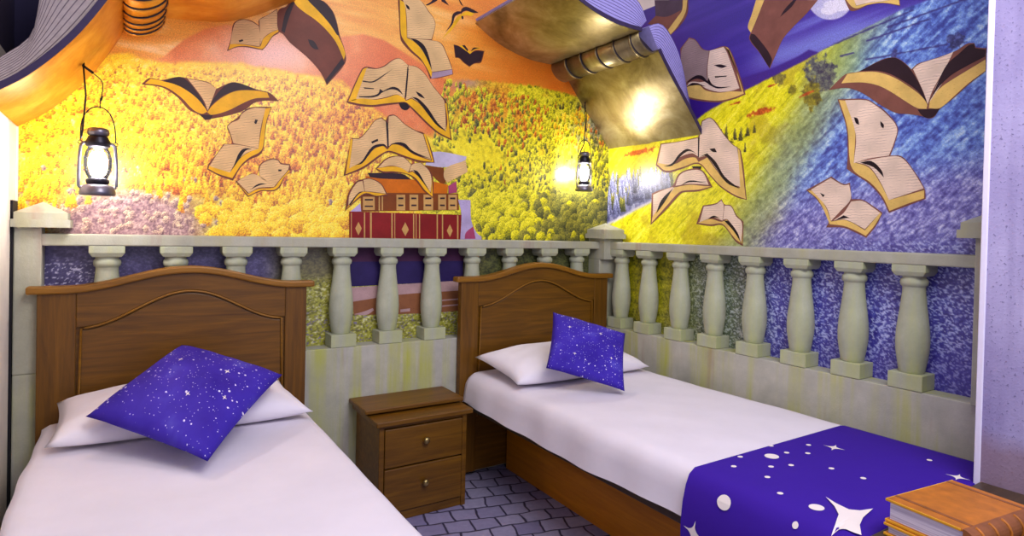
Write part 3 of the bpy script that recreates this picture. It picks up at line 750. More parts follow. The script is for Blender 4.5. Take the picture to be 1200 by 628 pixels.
BOOKS = [
 ('back', 'small printed open book beside the large red-brown flying book', [
  ('cover', [[-2054,1987],[-2039,2047],[-2030,2109],[-2002,2132],[-1962,2136],[-1930,2121],[-1930,2145],[-1894,2175],[-1856,2209],[-1845,2111],[-1872,2084],[-1896,2040],[-1913,2017],[-1936,2017],[-1976,2018],[-2015,2011]]),
  ('edge', [[-2049,1994],[-2042,2019],[-2008,2026],[-1968,2028],[-1928,2029],[-1920,2037],[-1911,2067],[-1880,2099],[-1850,2119],[-1847,2112],[-1874,2086],[-1898,2043],[-1915,2022],[-1936,2022],[-1976,2023],[-2015,2014]]),
  ('page', [[-2042,2019],[-2026,2108],[-2000,2129],[-1964,2132],[-1930,2118],[-1924,2078],[-1925,2031],[-1968,2030],[-2008,2027]]),
  ('page', [[-1928,2146],[-1857,2204],[-1850,2120],[-1880,2101],[-1909,2072],[-1922,2039]]),
  ('ink', [[-2010,2040],[-1994,2049],[-1991,2042],[-2006,2034]]),
 ]),
 ('back', 'large printed red-brown book cover hanging from the top edge', [
  ('cover', [[-1793,2263],[-1668,2291],[-1618,2259],[-1595,2214],[-1578,2148],[-1550,2071],[-1550,2023],[-1633,1907],[-1662,1961],[-1712,2011],[-1760,2045],[-1802,2074],[-1828,2102],[-1848,2110],[-1855,2141],[-1853,2196],[-1844,2212],[-1819,2227]]),
  ('dark', [[-1726,2278],[-1671,2291],[-1621,2258],[-1598,2213],[-1581,2147],[-1591,2146],[-1629,2194],[-1679,2239],[-1716,2268]]),
  ('dark', [[-1821,2202],[-1793,2257],[-1784,2250],[-1809,2169],[-1823,2109],[-1837,2115]]),
  ('dark', [[-1640,1930],[-1566,2043],[-1553,2023],[-1633,1915]]),
  ('dark', [[-1722,2101],[-1695,2097],[-1673,2064],[-1694,2063],[-1713,2078]]),
  ('edge', [[-1787,2264],[-1726,2278],[-1679,2242],[-1636,2205],[-1591,2152],[-1551,2071],[-1557,2038],[-1596,2113],[-1647,2165],[-1697,2199],[-1745,2222],[-1778,2245]]),
 ]),
 ('back', 'printed book with spread wings flying above the left bed', [
  ('cover', [[-2360,1800],[-2332,1830],[-2295,1827],[-2234,1850],[-2203,1850],[-2122,1845],[-2093,1822],[-2031,1859],[-1989,1856],[-1927,1842],[-1882,1837],[-1841,1805],[-1900,1799],[-1944,1783],[-1978,1750],[-2038,1719],[-2104,1696],[-2132,1687],[-2153,1705],[-2193,1722],[-2233,1766],[-2287,1798]]),
  ('edge', [[-2347,1806],[-2328,1828],[-2291,1825],[-2241,1818],[-2186,1790],[-2145,1756],[-2125,1722],[-2145,1711],[-2177,1724],[-2221,1768],[-2279,1803]]),
  ('edge', [[-2125,1720],[-2105,1752],[-2064,1794],[-2014,1825],[-1945,1837],[-1891,1836],[-1882,1815],[-1944,1802],[-1996,1771],[-2046,1737],[-2108,1711]]),
  ('dark', [[-2287,1824],[-2226,1851],[-2194,1834],[-2170,1806],[-2142,1765],[-2129,1731],[-2162,1771],[-2210,1805],[-2249,1819]]),
  ('dark', [[-2121,1732],[-2105,1775],[-2065,1835],[-2031,1859],[-1980,1855],[-1936,1841],[-2005,1830],[-2064,1799],[-2101,1762]]),
  ('dark', [[-2153,1707],[-2104,1710],[-2112,1692],[-2132,1687]]),
  ('page', [[-2199,1848],[-2122,1842],[-2093,1822],[-2109,1770],[-2123,1727],[-2138,1766],[-2166,1807]]),
 ]),
 ('back', 'printed book hanging open upright below the spread-winged book', [
  ('cover', [[-1978,1750],[-1944,1766],[-1871,1776],[-1889,1714],[-1897,1647],[-1903,1589],[-1918,1559],[-1957,1537],[-1992,1501],[-2022,1441],[-2076,1458],[-2123,1482],[-2117,1505],[-2085,1553],[-2061,1594],[-2027,1598],[-2036,1632],[-2049,1667],[-2037,1687],[-2012,1709]]),
  ('edge', [[-1899,1765],[-1874,1772],[-1894,1704],[-1901,1627],[-1912,1579],[-1958,1546],[-1992,1510],[-2025,1452],[-2076,1465],[-2117,1485],[-2113,1501],[-2034,1475],[-2017,1504],[-1992,1543],[-1958,1570],[-1923,1587],[-1915,1654]]),
  ('page', [[-1974,1746],[-1939,1763],[-1897,1767],[-1916,1673],[-1923,1589],[-1976,1596],[-2023,1601],[-2035,1641],[-2047,1669],[-2033,1686],[-2003,1705],[-1995,1725]]),
  ('page', [[-2057,1593],[-2002,1596],[-1923,1587],[-1962,1569],[-1994,1543],[-2022,1503],[-2034,1475],[-2113,1496],[-2085,1549]]),
  ('ink', [[-2003,1556],[-1984,1581],[-1949,1586],[-1975,1573],[-1994,1543],[-2026,1489],[-2013,1527]]),
  ('ink', [[-1938,1713],[-1927,1712],[-1934,1692],[-1942,1697]]),
 ]),
 ('back', 'small printed open book lowest over the left headboard', [
  ('cover', [[-2012,1439],[-1948,1479],[-1912,1464],[-1922,1502],[-1909,1527],[-1869,1549],[-1841,1547],[-1827,1533],[-1790,1531],[-1787,1502],[-1812,1471],[-1830,1427],[-1855,1406],[-1907,1403],[-1962,1374]]),
  ('edge', [[-2006,1435],[-1962,1388],[-1920,1412],[-1857,1422],[-1835,1451],[-1794,1504],[-1789,1500],[-1817,1466],[-1835,1429],[-1857,1411],[-1907,1408],[-1960,1380]]),
  ('page', [[-2006,1439],[-1948,1475],[-1903,1460],[-1856,1425],[-1920,1416],[-1959,1391]]),
  ('page', [[-1912,1464],[-1917,1500],[-1906,1524],[-1869,1544],[-1843,1543],[-1830,1528],[-1793,1526],[-1799,1503],[-1835,1455],[-1856,1425],[-1885,1447]]),
  ('ink', [[-1955,1405],[-1921,1434],[-1885,1438],[-1920,1426]]),
  ('ink', [[-1840,1503],[-1824,1504],[-1827,1496],[-1839,1495]]),
 ]),
 ('back', 'largest printed open book with pages facing the room, above the book stack', [
  ('cover', [[-1541,1840],[-1470,2009],[-1446,2024],[-1398,2025],[-1361,2043],[-1312,2083],[-1278,2093],[-1235,2068],[-1191,2068],[-1146,2042],[-1100,1988],[-1053,1945],[-1019,1916],[-1003,1825],[-984,1719],[-1057,1743],[-1122,1782],[-1177,1825],[-1221,1860],[-1248,1876],[-1290,1867],[-1357,1850],[-1414,1836],[-1478,1833]]),
  ('edge', [[-1532,1847],[-1491,1866],[-1479,1876],[-1407,1872],[-1341,1891],[-1291,1912],[-1253,1900],[-1244,1889],[-1214,1905],[-1169,1883],[-1114,1828],[-1067,1784],[-1021,1762],[-1012,1816],[-1029,1906],[-1019,1907],[-993,1729],[-1058,1752],[-1122,1794],[-1177,1837],[-1222,1870],[-1246,1883],[-1291,1875],[-1357,1860],[-1415,1846],[-1479,1843]]),
  ('edge', [[-1532,1847],[-1491,1866],[-1442,2021],[-1466,2006]]),
  ('page', [[-1495,1864],[-1446,2017],[-1398,2021],[-1359,2039],[-1312,2079],[-1278,2091],[-1236,2066],[-1243,1990],[-1249,1917],[-1253,1900],[-1291,1914],[-1342,1895],[-1407,1874],[-1463,1870]]),
  ('page', [[-1233,2066],[-1191,2065],[-1146,2038],[-1100,1984],[-1053,1940],[-1032,1912],[-1019,1764],[-1068,1788],[-1114,1832],[-1169,1887],[-1214,1909],[-1244,1893],[-1240,1983]]),
  ('ink', [[-1483,1879],[-1423,1888],[-1387,1905],[-1379,1929],[-1363,1920],[-1317,1947],[-1284,1944],[-1257,1915],[-1292,1934],[-1326,1933],[-1367,1912],[-1387,1893],[-1423,1880],[-1479,1874]]),
  ('ink', [[-1214,1913],[-1179,1910],[-1124,1868],[-1068,1801],[-1021,1766],[-1077,1791],[-1133,1851],[-1178,1894]]),
  ('ink', [[-1239,2059],[-1233,2048],[-1242,1905],[-1249,1913]]),
  ('ink', [[-1282,1873],[-1244,1879],[-1221,1860],[-1238,1844],[-1264,1846]]),
  ('ink', [[-1465,1955],[-1417,1959],[-1368,1994],[-1315,2035],[-1364,1991],[-1413,1954],[-1465,1949]]),
  ('ink', [[-1460,1924],[-1408,1927],[-1410,1922],[-1456,1918]]),
  ('ink', [[-1193,1945],[-1161,1933],[-1141,1914],[-1175,1923]]),
 ]),
 ('back', 'tall printed book hanging open beside the dark bird-like books', [
  ('cover', [[-1296,2376],[-1290,2311],[-1281,2207],[-1273,2178],[-1225,2136],[-1173,2105],[-1143,2076],[-1115,2019],[-1066,2030],[-985,2062],[-994,2101],[-1023,2159],[-1055,2209],[-1109,2216],[-1095,2271],[-1092,2306],[-1104,2331],[-1131,2359],[-1157,2388],[-1184,2402]]),
  ('edge', [[-1286,2379],[-1259,2371],[-1250,2286],[-1245,2200],[-1205,2188],[-1163,2155],[-1129,2106],[-1105,2055],[-1108,2027],[-1135,2071],[-1170,2113],[-1218,2145],[-1259,2184],[-1276,2214],[-1283,2313]]),
  ('foot', [[-1105,2052],[-992,2086],[-989,2063],[-1066,2034],[-1108,2021]]),
  ('page', [[-1270,2382],[-1184,2402],[-1157,2384],[-1133,2356],[-1105,2329],[-1094,2302],[-1098,2267],[-1112,2219],[-1190,2207],[-1243,2202],[-1247,2287],[-1255,2346]]),
  ('page', [[-1234,2199],[-1108,2214],[-1059,2207],[-1027,2159],[-998,2101],[-992,2088],[-1105,2055],[-1127,2103],[-1163,2155],[-1201,2188]]),
  ('ink', [[-1227,2200],[-1190,2201],[-1149,2178],[-1121,2121],[-1105,2062],[-1133,2112],[-1167,2161],[-1201,2188]]),
  ('ink', [[-1256,2366],[-1237,2356],[-1233,2340],[-1248,2347]]),
 ]),
 ('back', 'thin dark printed book flying like a bird at the top', [
  ('dark', [[-949,2396],[-973,2390],[-996,2368],[-1003,2324],[-1037,2268],[-995,2319],[-980,2364],[-949,2385]]),
  ('dark', [[-949,2392],[-938,2416],[-914,2427],[-877,2422],[-842,2412],[-877,2404],[-913,2407],[-937,2395],[-945,2382]]),
  ('dark', [[-945,2373],[-933,2376],[-932,2360],[-942,2357]]),
  ('edge', [[-945,2382],[-913,2403],[-868,2405],[-884,2386],[-917,2383],[-941,2369],[-995,2294],[-1055,2231],[-1003,2303],[-972,2359]]),
 ]),
 ('back', 'dark printed bird-like book cut off by the top edge', [
  ('dark', [[-1150,2383],[-1113,2415],[-1114,2439],[-1083,2446],[-1083,2425],[-1098,2411],[-1135,2386]]),
  ('dark', [[-1064,2443],[-1045,2437],[-1017,2411],[-1060,2423]]),
  ('dark', [[-967,2466],[-955,2454],[-934,2425],[-950,2434]]),
 ]),
 ('back', 'small dark printed book flying under the giant gold book', [
  ('cover', [[-986,2217],[-961,2216],[-912,2201],[-888,2187],[-855,2211],[-801,2217],[-817,2157],[-829,2147],[-862,2138],[-890,2117],[-927,2134],[-951,2151],[-975,2150]]),
  ('edge', [[-953,2216],[-929,2222],[-900,2203],[-886,2195],[-868,2220],[-827,2231],[-831,2224],[-864,2210],[-888,2185],[-912,2197]]),
  ('dark', [[-937,2221],[-921,2226],[-900,2206],[-904,2195]]),
  ('dark', [[-884,2199],[-868,2222],[-831,2226],[-856,2218]]),
  ('dark', [[-983,2213],[-961,2213],[-912,2196],[-888,2184],[-854,2206],[-807,2213],[-821,2158],[-862,2142],[-890,2122],[-925,2138],[-950,2155],[-972,2154]]),
 ]),
 ('back', 'printed white book tilted on top of the book stack', [
  ('leather', [[-1138,1578],[-1028,1573],[-1013,1497],[-1038,1490],[-1088,1526],[-1125,1546]]),
  ('white', [[-1103,1647],[-1042,1655],[-895,1643],[-902,1625],[-1015,1578],[-1132,1580]]),
  ('page', [[-1015,1574],[-901,1622],[-887,1563],[-1007,1498],[-1027,1530]]),
 ]),
 ('back', 'printed orange book lying third from the bottom of the stack', [
  ('orange', [[-1442,1501],[-1355,1502],[-1088,1498],[-1001,1487],[-1006,1432],[-1086,1432],[-1342,1429],[-1420,1461]]),
  ('dark', [[-1432,1518],[-1254,1525],[-1207,1501],[-1355,1495],[-1420,1498]]),
  ('magenta', [[-1000,1481],[-953,1510],[-949,1450],[-997,1442]]),
 ]),
 ('back', 'printed brown book with gold spine bands lying on the big red book', [
  ('leather', [[-1464,1406],[-1386,1423],[-942,1445],[-934,1360],[-1460,1331]]),
  ('gold', [[-1453,1402],[-1395,1405],[-1393,1341],[-1452,1339]]),
  ('gold', [[-1375,1416],[-1369,1416],[-1367,1339],[-1374,1339]]),
  ('gold', [[-1360,1417],[-1353,1417],[-1352,1340],[-1358,1340]]),
  ('gold', [[-1284,1421],[-1238,1423],[-1236,1345],[-1282,1344]]),
  ('gold', [[-1215,1425],[-1168,1427],[-1166,1349],[-1213,1347]]),
  ('gold', [[-1139,1429],[-1086,1432],[-1084,1353],[-1137,1350]]),
  ('gold', [[-1057,1433],[-1012,1436],[-1010,1357],[-1055,1355]]),
  ('gold', [[-999,1436],[-949,1439],[-947,1360],[-997,1358]]),
  ('dark', [[-1444,1392],[-1403,1394],[-1403,1386],[-1444,1384]]),
  ('dark', [[-1444,1360],[-1403,1362],[-1402,1355],[-1443,1353]]),
  ('dark', [[-1274,1408],[-1247,1409],[-1247,1400],[-1274,1399]]),
  ('dark', [[-1274,1373],[-1246,1374],[-1246,1366],[-1273,1364]]),
  ('dark', [[-1205,1411],[-1177,1412],[-1177,1404],[-1205,1402]]),
  ('dark', [[-1204,1376],[-1176,1377],[-1176,1369],[-1204,1367]]),
  ('dark', [[-1129,1415],[-1095,1417],[-1095,1408],[-1129,1406]]),
  ('dark', [[-1128,1380],[-1095,1381],[-1094,1372],[-1128,1371]]),
  ('dark', [[-1046,1419],[-1019,1421],[-1019,1412],[-1046,1410]]),
  ('dark', [[-1046,1383],[-1018,1384],[-1018,1375],[-1045,1374]]),
  ('dark', [[-989,1422],[-958,1424],[-958,1414],[-989,1413]]),
  ('dark', [[-988,1386],[-958,1387],[-957,1378],[-988,1377]]),
 ]),
 ('back', 'big printed red book with gold ornaments resting behind the rail', [
  ('lilac', [[-942,1413],[-868,1414],[-860,1305],[-826,1241],[-796,1221],[-796,1205],[-924,1203],[-921,1343]]),
  ('lilac', [[-1513,1329],[-1466,1370],[-1460,1331]]),
  ('red', [[-1518,1329],[-920,1334],[-924,1203],[-1515,1195]]),
  ('magenta', [[-892,1240],[-847,1276],[-832,1209],[-898,1208]]),
  ('gold', [[-1510,1323],[-1506,1323],[-1504,1198],[-1508,1197]]),
  ('gold', [[-1447,1326],[-1441,1326],[-1438,1198],[-1445,1198]]),
  ('gold', [[-1417,1327],[-1408,1327],[-1406,1199],[-1414,1199]]),
  ('gold', [[-1309,1329],[-1302,1329],[-1299,1200],[-1306,1200]]),
  ('gold', [[-1293,1329],[-1289,1329],[-1286,1200],[-1290,1200]]),
  ('gold', [[-1194,1329],[-1188,1329],[-1185,1202],[-1191,1202]]),
  ('gold', [[-1180,1329],[-1175,1329],[-1172,1202],[-1177,1202]]),
  ('gold', [[-1162,1330],[-1156,1330],[-1153,1202],[-1159,1202]]),
  ('gold', [[-1064,1331],[-1057,1331],[-1054,1203],[-1061,1203]]),
  ('gold', [[-1034,1332],[-1027,1332],[-1024,1204],[-1031,1204]]),
  ('gold', [[-946,1331],[-938,1331],[-935,1205],[-943,1205]]),
  ('gold', [[-1473,1281],[-1456,1250],[-1472,1217],[-1488,1250]]),
  ('gold', [[-1235,1286],[-1215,1250],[-1233,1217],[-1253,1250]]),
  ('gold', [[-987,1282],[-970,1250],[-985,1216],[-1004,1249]]),
 ]),
 ('back', 'printed dark purple books seen between the balusters', [
  ('plum', [[-1516,1185],[-905,1192],[-902,1086],[-1514,1091]]),
  ('navy', [[-1509,1091],[-903,1091],[-900,985],[-1502,973]]),
 ]),
 ('back', 'printed pale wooden block under the book stack between balusters', [
  ('pale', [[-1502,968],[-900,988],[-899,935],[-1262,925],[-1492,900]]),
  ('wood', [[-1492,900],[-1262,925],[-899,935],[-896,829],[-1030,825],[-1260,828],[-1486,836]]),
  ('pale', [[-1486,840],[-1435,851],[-1393,865],[-1386,854],[-1425,833]]),
  ('pale', [[-1250,851],[-1199,854],[-1199,839],[-1250,837]]),
  ('pale', [[-1031,890],[-898,894],[-898,887],[-1031,883]]),
  ('pale', [[-1031,860],[-897,864],[-897,857],[-1030,853]]),
 ]),
 ('back', 'printed open book flying just above the book stack', [
  ('cover', [[-1549,1494],[-1514,1676],[-1478,1680],[-1436,1726],[-1404,1771],[-1372,1791],[-1347,1778],[-1333,1804],[-1300,1811],[-1248,1774],[-1189,1748],[-1141,1737],[-1104,1669],[-1081,1596],[-1162,1592],[-1244,1607],[-1302,1623],[-1335,1626],[-1379,1595],[-1453,1537]]),
  ('edge', [[-1539,1503],[-1515,1542],[-1454,1573],[-1402,1635],[-1358,1655],[-1336,1638],[-1308,1666],[-1257,1660],[-1198,1627],[-1096,1603],[-1147,1736],[-1135,1732],[-1087,1598],[-1162,1600],[-1244,1616],[-1302,1631],[-1335,1632],[-1379,1606],[-1454,1547]]),
  ('edge', [[-1539,1503],[-1522,1539],[-1509,1671],[-1517,1671]]),
  ('page', [[-1522,1532],[-1507,1672],[-1475,1677],[-1434,1723],[-1402,1769],[-1372,1787],[-1347,1773],[-1337,1700],[-1336,1652],[-1364,1660],[-1402,1641],[-1454,1578]]),
  ('page', [[-1332,1800],[-1300,1807],[-1250,1771],[-1191,1745],[-1150,1733],[-1102,1608],[-1198,1633],[-1257,1665],[-1308,1671],[-1331,1653],[-1335,1721]]),
  ('ink', [[-1496,1549],[-1465,1567],[-1413,1645],[-1358,1664],[-1338,1652],[-1369,1652],[-1407,1635],[-1459,1562]]),
  ('ink', [[-1327,1658],[-1291,1678],[-1246,1677],[-1210,1648],[-1151,1626],[-1102,1614],[-1174,1624],[-1228,1644],[-1257,1665],[-1297,1669]]),
  ('ink', [[-1347,1775],[-1336,1764],[-1329,1653],[-1337,1652]]),
  ('ink', [[-1419,1668],[-1386,1686],[-1383,1676],[-1413,1660]]),
 ]),
 ('back', 'printed open book lying over the orange book of the stack', [
  ('cover', [[-1394,1541],[-1335,1599],[-1256,1611],[-1209,1577],[-1162,1592],[-1113,1558],[-1088,1515],[-1086,1413],[-1135,1446],[-1183,1497],[-1231,1527],[-1299,1527],[-1355,1523]]),
  ('edge', [[-1389,1542],[-1356,1550],[-1300,1559],[-1243,1548],[-1225,1533],[-1202,1540],[-1160,1510],[-1098,1436],[-1095,1514],[-1089,1420],[-1135,1454],[-1181,1506],[-1225,1527],[-1300,1535],[-1356,1531]]),
  ('page', [[-1383,1545],[-1329,1596],[-1256,1608],[-1211,1574],[-1225,1536],[-1266,1555],[-1312,1562],[-1356,1552]]),
  ('page', [[-1206,1574],[-1162,1589],[-1116,1555],[-1098,1512],[-1101,1442],[-1154,1510],[-1202,1544],[-1219,1539]]),
  ('ink', [[-1202,1551],[-1173,1542],[-1136,1490],[-1105,1445],[-1148,1494],[-1184,1532]]),
 ]),
 ('back', 'small printed open book at the left end of the stack', [
  ('cover', [[-1539,1330],[-1525,1413],[-1489,1472],[-1458,1485],[-1420,1492],[-1365,1470],[-1329,1415],[-1386,1405],[-1440,1413],[-1482,1384]]),
  ('edge', [[-1534,1339],[-1519,1362],[-1472,1418],[-1451,1426],[-1408,1425],[-1337,1421],[-1386,1410],[-1440,1420],[-1482,1393]]),
  ('page', [[-1524,1357],[-1519,1408],[-1484,1467],[-1458,1477],[-1447,1428],[-1475,1421]]),
  ('page', [[-1454,1482],[-1420,1489],[-1367,1466],[-1340,1423],[-1408,1428],[-1445,1428]]),
  ('ink', [[-1524,1357],[-1478,1418],[-1451,1428],[-1478,1411],[-1513,1362]]),
 ]),
 ('right', 'printed open book in the violet sky beside the giant book pages', [
  ('cover', [[-454,2260],[-513,2305],[-555,2282],[-603,2224],[-648,2203],[-735,2203],[-772,2178],[-821,2071],[-870,1937],[-795,1925],[-712,1926],[-623,1946],[-530,1976],[-483,2008],[-465,2120]]),
  ('edge', [[-486,2031],[-527,2046],[-586,2039],[-627,2004],[-710,1975],[-784,1968],[-850,1954],[-778,2159],[-747,2194],[-761,2187],[-811,2073],[-860,1943],[-795,1933],[-711,1935],[-623,1955],[-529,1985],[-490,2011]]),
  ('shade', [[-463,2249],[-513,2299],[-555,2277],[-600,2221],[-646,2201],[-635,2102],[-642,2042],[-573,2088],[-515,2077],[-491,2058],[-470,2138]]),
  ('page', [[-650,2200],[-735,2199],[-757,2164],[-834,1974],[-784,1970],[-710,1980],[-632,2012],[-574,2051],[-504,2046],[-527,2065],[-597,2051],[-644,2046],[-640,2119]]),
  ('ink', [[-497,2062],[-561,2091],[-607,2081],[-642,2045],[-647,2064],[-670,2027],[-709,2005],[-788,1991],[-709,1996],[-660,2021],[-637,2039],[-573,2074]]),
  ('ink', [[-504,2046],[-545,2057],[-597,2039],[-632,2021],[-574,2040]]),
  ('ink', [[-686,2063],[-758,2051],[-758,2046],[-688,2055]]),
  ('ink', [[-678,2120],[-716,2116],[-759,2098],[-727,2096]]),
 ]),
 ('right', 'printed dark brown book curled behind the giant book at the top', [
  ('cover', [[-256,2583],[-500,2507],[-497,2433],[-444,2382],[-382,2351],[-355,2387],[-206,2463],[-266,2491]]),
  ('edge', [[-464,2518],[-494,2509],[-484,2446],[-431,2385],[-382,2355],[-362,2385],[-430,2438],[-459,2463]]),
  ('dim', [[-256,2583],[-458,2520],[-459,2468],[-353,2461],[-266,2491]]),
 ]),
 ('right', 'large printed open book on the yellow hill below the giant book', [
  ('cover', [[-295,1644],[-328,1763],[-461,1759],[-590,1767],[-611,1849],[-659,1858],[-693,1837],[-755,1758],[-807,1703],[-852,1666],[-892,1428],[-828,1446],[-737,1499],[-668,1563],[-597,1625],[-496,1610],[-374,1596]]),
  ('edge', [[-307,1649],[-336,1756],[-332,1659],[-435,1639],[-509,1661],[-575,1661],[-597,1636],[-652,1654],[-708,1588],[-775,1518],[-851,1487],[-833,1684],[-846,1667],[-887,1433],[-828,1454],[-737,1507],[-668,1571],[-597,1633],[-496,1619],[-373,1608]]),
  ('page', [[-315,1655],[-336,1756],[-461,1756],[-590,1762],[-593,1665],[-552,1686],[-464,1671],[-404,1641]]),
  ('page', [[-600,1768],[-615,1843],[-659,1855],[-689,1834],[-752,1756],[-805,1700],[-830,1682],[-854,1493],[-775,1524],[-708,1594],[-651,1665],[-599,1659]]),
  ('ink', [[-357,1633],[-419,1646],[-464,1689],[-522,1712],[-588,1677],[-530,1700],[-472,1674],[-420,1632]]),
  ('ink', [[-603,1662],[-651,1676],[-707,1627],[-761,1551],[-851,1484],[-775,1518],[-701,1605],[-645,1662]]),
  ('ink', [[-555,1617],[-619,1612],[-606,1585],[-570,1593]]),
  ('ink', [[-590,1762],[-600,1768],[-599,1662],[-592,1663]]),
  ('ink', [[-664,1697],[-698,1697],[-712,1675],[-685,1680]]),
 ]),
 ('right', 'printed open book below the large open book on the yellow hill', [
  ('cover', [[-269,1307],[-272,1486],[-329,1502],[-423,1521],[-467,1583],[-555,1605],[-626,1589],[-691,1501],[-602,1483],[-501,1482],[-471,1466],[-396,1403]]),
  ('edge', [[-277,1320],[-288,1363],[-348,1422],[-431,1509],[-454,1513],[-543,1520],[-629,1510],[-684,1504],[-602,1492],[-500,1491],[-463,1478],[-388,1415]]),
  ('page', [[-285,1357],[-284,1479],[-337,1495],[-424,1515],[-439,1508],[-348,1428]]),
  ('page', [[-446,1520],[-475,1577],[-555,1597],[-624,1583],[-667,1513],[-543,1526]]),
  ('ink', [[-309,1369],[-347,1447],[-431,1509],[-371,1434]]),
  ('ink', [[-477,1518],[-543,1543],[-656,1523],[-543,1534]]),
 ]),
 ('right', 'small printed open book just above the right rail', [
  ('cover', [[-593,1313],[-632,1409],[-713,1418],[-746,1438],[-766,1411],[-804,1404],[-837,1356],[-878,1324],[-878,1206],[-835,1228],[-783,1286],[-750,1308],[-690,1302]]),
  ('edge', [[-604,1319],[-635,1330],[-689,1338],[-749,1324],[-781,1335],[-820,1292],[-870,1219],[-869,1313],[-876,1217],[-835,1239],[-782,1294],[-749,1316],[-690,1311]]),
  ('page', [[-614,1322],[-639,1403],[-714,1412],[-746,1431],[-761,1405],[-756,1330],[-702,1346],[-649,1334]]),
  ('page', [[-766,1405],[-804,1399],[-835,1350],[-869,1319],[-867,1224],[-820,1297],[-787,1335],[-759,1335]]),
  ('ink', [[-662,1336],[-702,1355],[-742,1341],[-709,1346]]),
  ('ink', [[-766,1330],[-794,1326],[-846,1271],[-866,1224],[-821,1281]]),
 ]),
 ('right', 'printed red-brown book cover hanging beside the moon', [
  ('edge', [[-913,2377],[-957,2363],[-916,2277],[-890,2228],[-872,2261],[-891,2313]]),
  ('cover', [[-957,2363],[-1219,2281],[-1170,2238],[-1108,2196],[-1059,2155],[-1030,2101],[-995,2033],[-937,2124],[-882,2198],[-889,2231],[-916,2277]]),
  ('dark', [[-890,2224],[-914,2211],[-1005,2080],[-994,2037],[-937,2127],[-886,2199]]),
  ('dark', [[-1065,2289],[-1104,2317],[-1119,2312],[-1095,2287],[-1041,2259]]),
 ]),
 ('right', 'printed book cut off by the top edge right of the moon', [
  ('cover', [[-1332,2252],[-1546,2184],[-1549,2154],[-1486,2184],[-1429,2194],[-1400,2188],[-1364,2189],[-1349,2209]]),
  ('edge', [[-1337,2249],[-1369,2239],[-1382,2205],[-1429,2202],[-1486,2191],[-1543,2184],[-1547,2158],[-1486,2186],[-1429,2196],[-1388,2194],[-1364,2208]]),
  ('page', [[-1371,2238],[-1535,2186],[-1486,2192],[-1429,2203],[-1383,2206]]),
 ]),
 ('right', 'widest printed book with spread wings cut by the lavender wall edge', [
  ('cover', [[-1278,1881],[-1330,1924],[-1354,1935],[-1403,1934],[-1454,1952],[-1499,1963],[-1537,1958],[-1570,1932],[-1596,1900],[-1616,1916],[-1646,1920],[-1700,1927],[-1742,1936],[-1773,1952],[-1795,1949],[-1800,1932],[-1831,1922],[-1831,1842],[-1781,1805],[-1737,1765],[-1695,1734],[-1677,1707],[-1657,1705],[-1637,1716],[-1591,1731],[-1549,1741],[-1493,1779],[-1441,1824],[-1399,1855],[-1350,1877]]),
  ('edge', [[-1331,1899],[-1355,1933],[-1403,1930],[-1472,1916],[-1534,1882],[-1588,1837],[-1630,1795],[-1653,1758],[-1651,1741],[-1621,1749],[-1579,1782],[-1524,1829],[-1479,1861],[-1427,1883],[-1374,1894]]),
  ('edge', [[-1659,1743],[-1665,1778],[-1698,1813],[-1735,1835],[-1780,1858],[-1830,1883],[-1831,1844],[-1781,1810],[-1737,1771],[-1695,1737]]),
  ('dark', [[-1403,1934],[-1454,1950],[-1499,1961],[-1537,1957],[-1570,1929],[-1602,1885],[-1634,1817],[-1652,1764],[-1619,1814],[-1566,1864],[-1511,1904],[-1466,1923]]),
  ('dark', [[-1658,1763],[-1679,1814],[-1701,1869],[-1719,1898],[-1751,1923],[-1778,1945],[-1795,1946],[-1798,1930],[-1829,1917],[-1829,1894],[-1762,1867],[-1725,1848],[-1688,1812]]),
  ('dark', [[-1621,1744],[-1695,1734],[-1677,1710],[-1657,1706],[-1637,1719]]),
  ('page', [[-1602,1899],[-1619,1912],[-1646,1918],[-1700,1925],[-1732,1933],[-1715,1894],[-1692,1850],[-1669,1805],[-1655,1758],[-1640,1805],[-1613,1872]]),
  ('page', [[-1661,1765],[-1701,1859],[-1761,1889],[-1829,1904],[-1829,1894],[-1752,1872],[-1711,1840]]),
  ('gold', [[-1472,1922],[-1511,1917],[-1566,1884],[-1608,1841],[-1640,1785],[-1609,1830],[-1566,1870],[-1511,1907]]),
 ]),
 ('right', 'printed book hanging open upright under the widest flying book', [
  ('cover', [[-1316,1836],[-1433,1816],[-1472,1787],[-1511,1751],[-1554,1686],[-1546,1629],[-1530,1580],[-1570,1573],[-1607,1527],[-1653,1444],[-1657,1406],[-1602,1384],[-1531,1356],[-1502,1416],[-1453,1474],[-1392,1518],[-1363,1541],[-1365,1598],[-1356,1713]]),
  ('edge', [[-1323,1831],[-1358,1822],[-1392,1708],[-1391,1565],[-1451,1539],[-1495,1476],[-1530,1406],[-1652,1439],[-1652,1409],[-1602,1392],[-1533,1364],[-1506,1421],[-1457,1480],[-1397,1525],[-1376,1566],[-1361,1712]]),
  ('page', [[-1348,1826],[-1433,1811],[-1471,1783],[-1509,1746],[-1551,1685],[-1542,1629],[-1525,1580],[-1450,1575],[-1391,1562],[-1396,1677]]),
  ('page', [[-1401,1564],[-1530,1577],[-1569,1568],[-1605,1525],[-1650,1446],[-1530,1406],[-1495,1481],[-1451,1544]]),
  ('ink', [[-1386,1750],[-1401,1743],[-1409,1716],[-1396,1723]]),
  ('ink', [[-1416,1562],[-1460,1564],[-1499,1525],[-1509,1495],[-1470,1538]]),
  ('ink', [[-1489,1720],[-1503,1703],[-1502,1688],[-1492,1700]]),
 ]),
 ('right', 'small printed open book lowest on the blue field', [
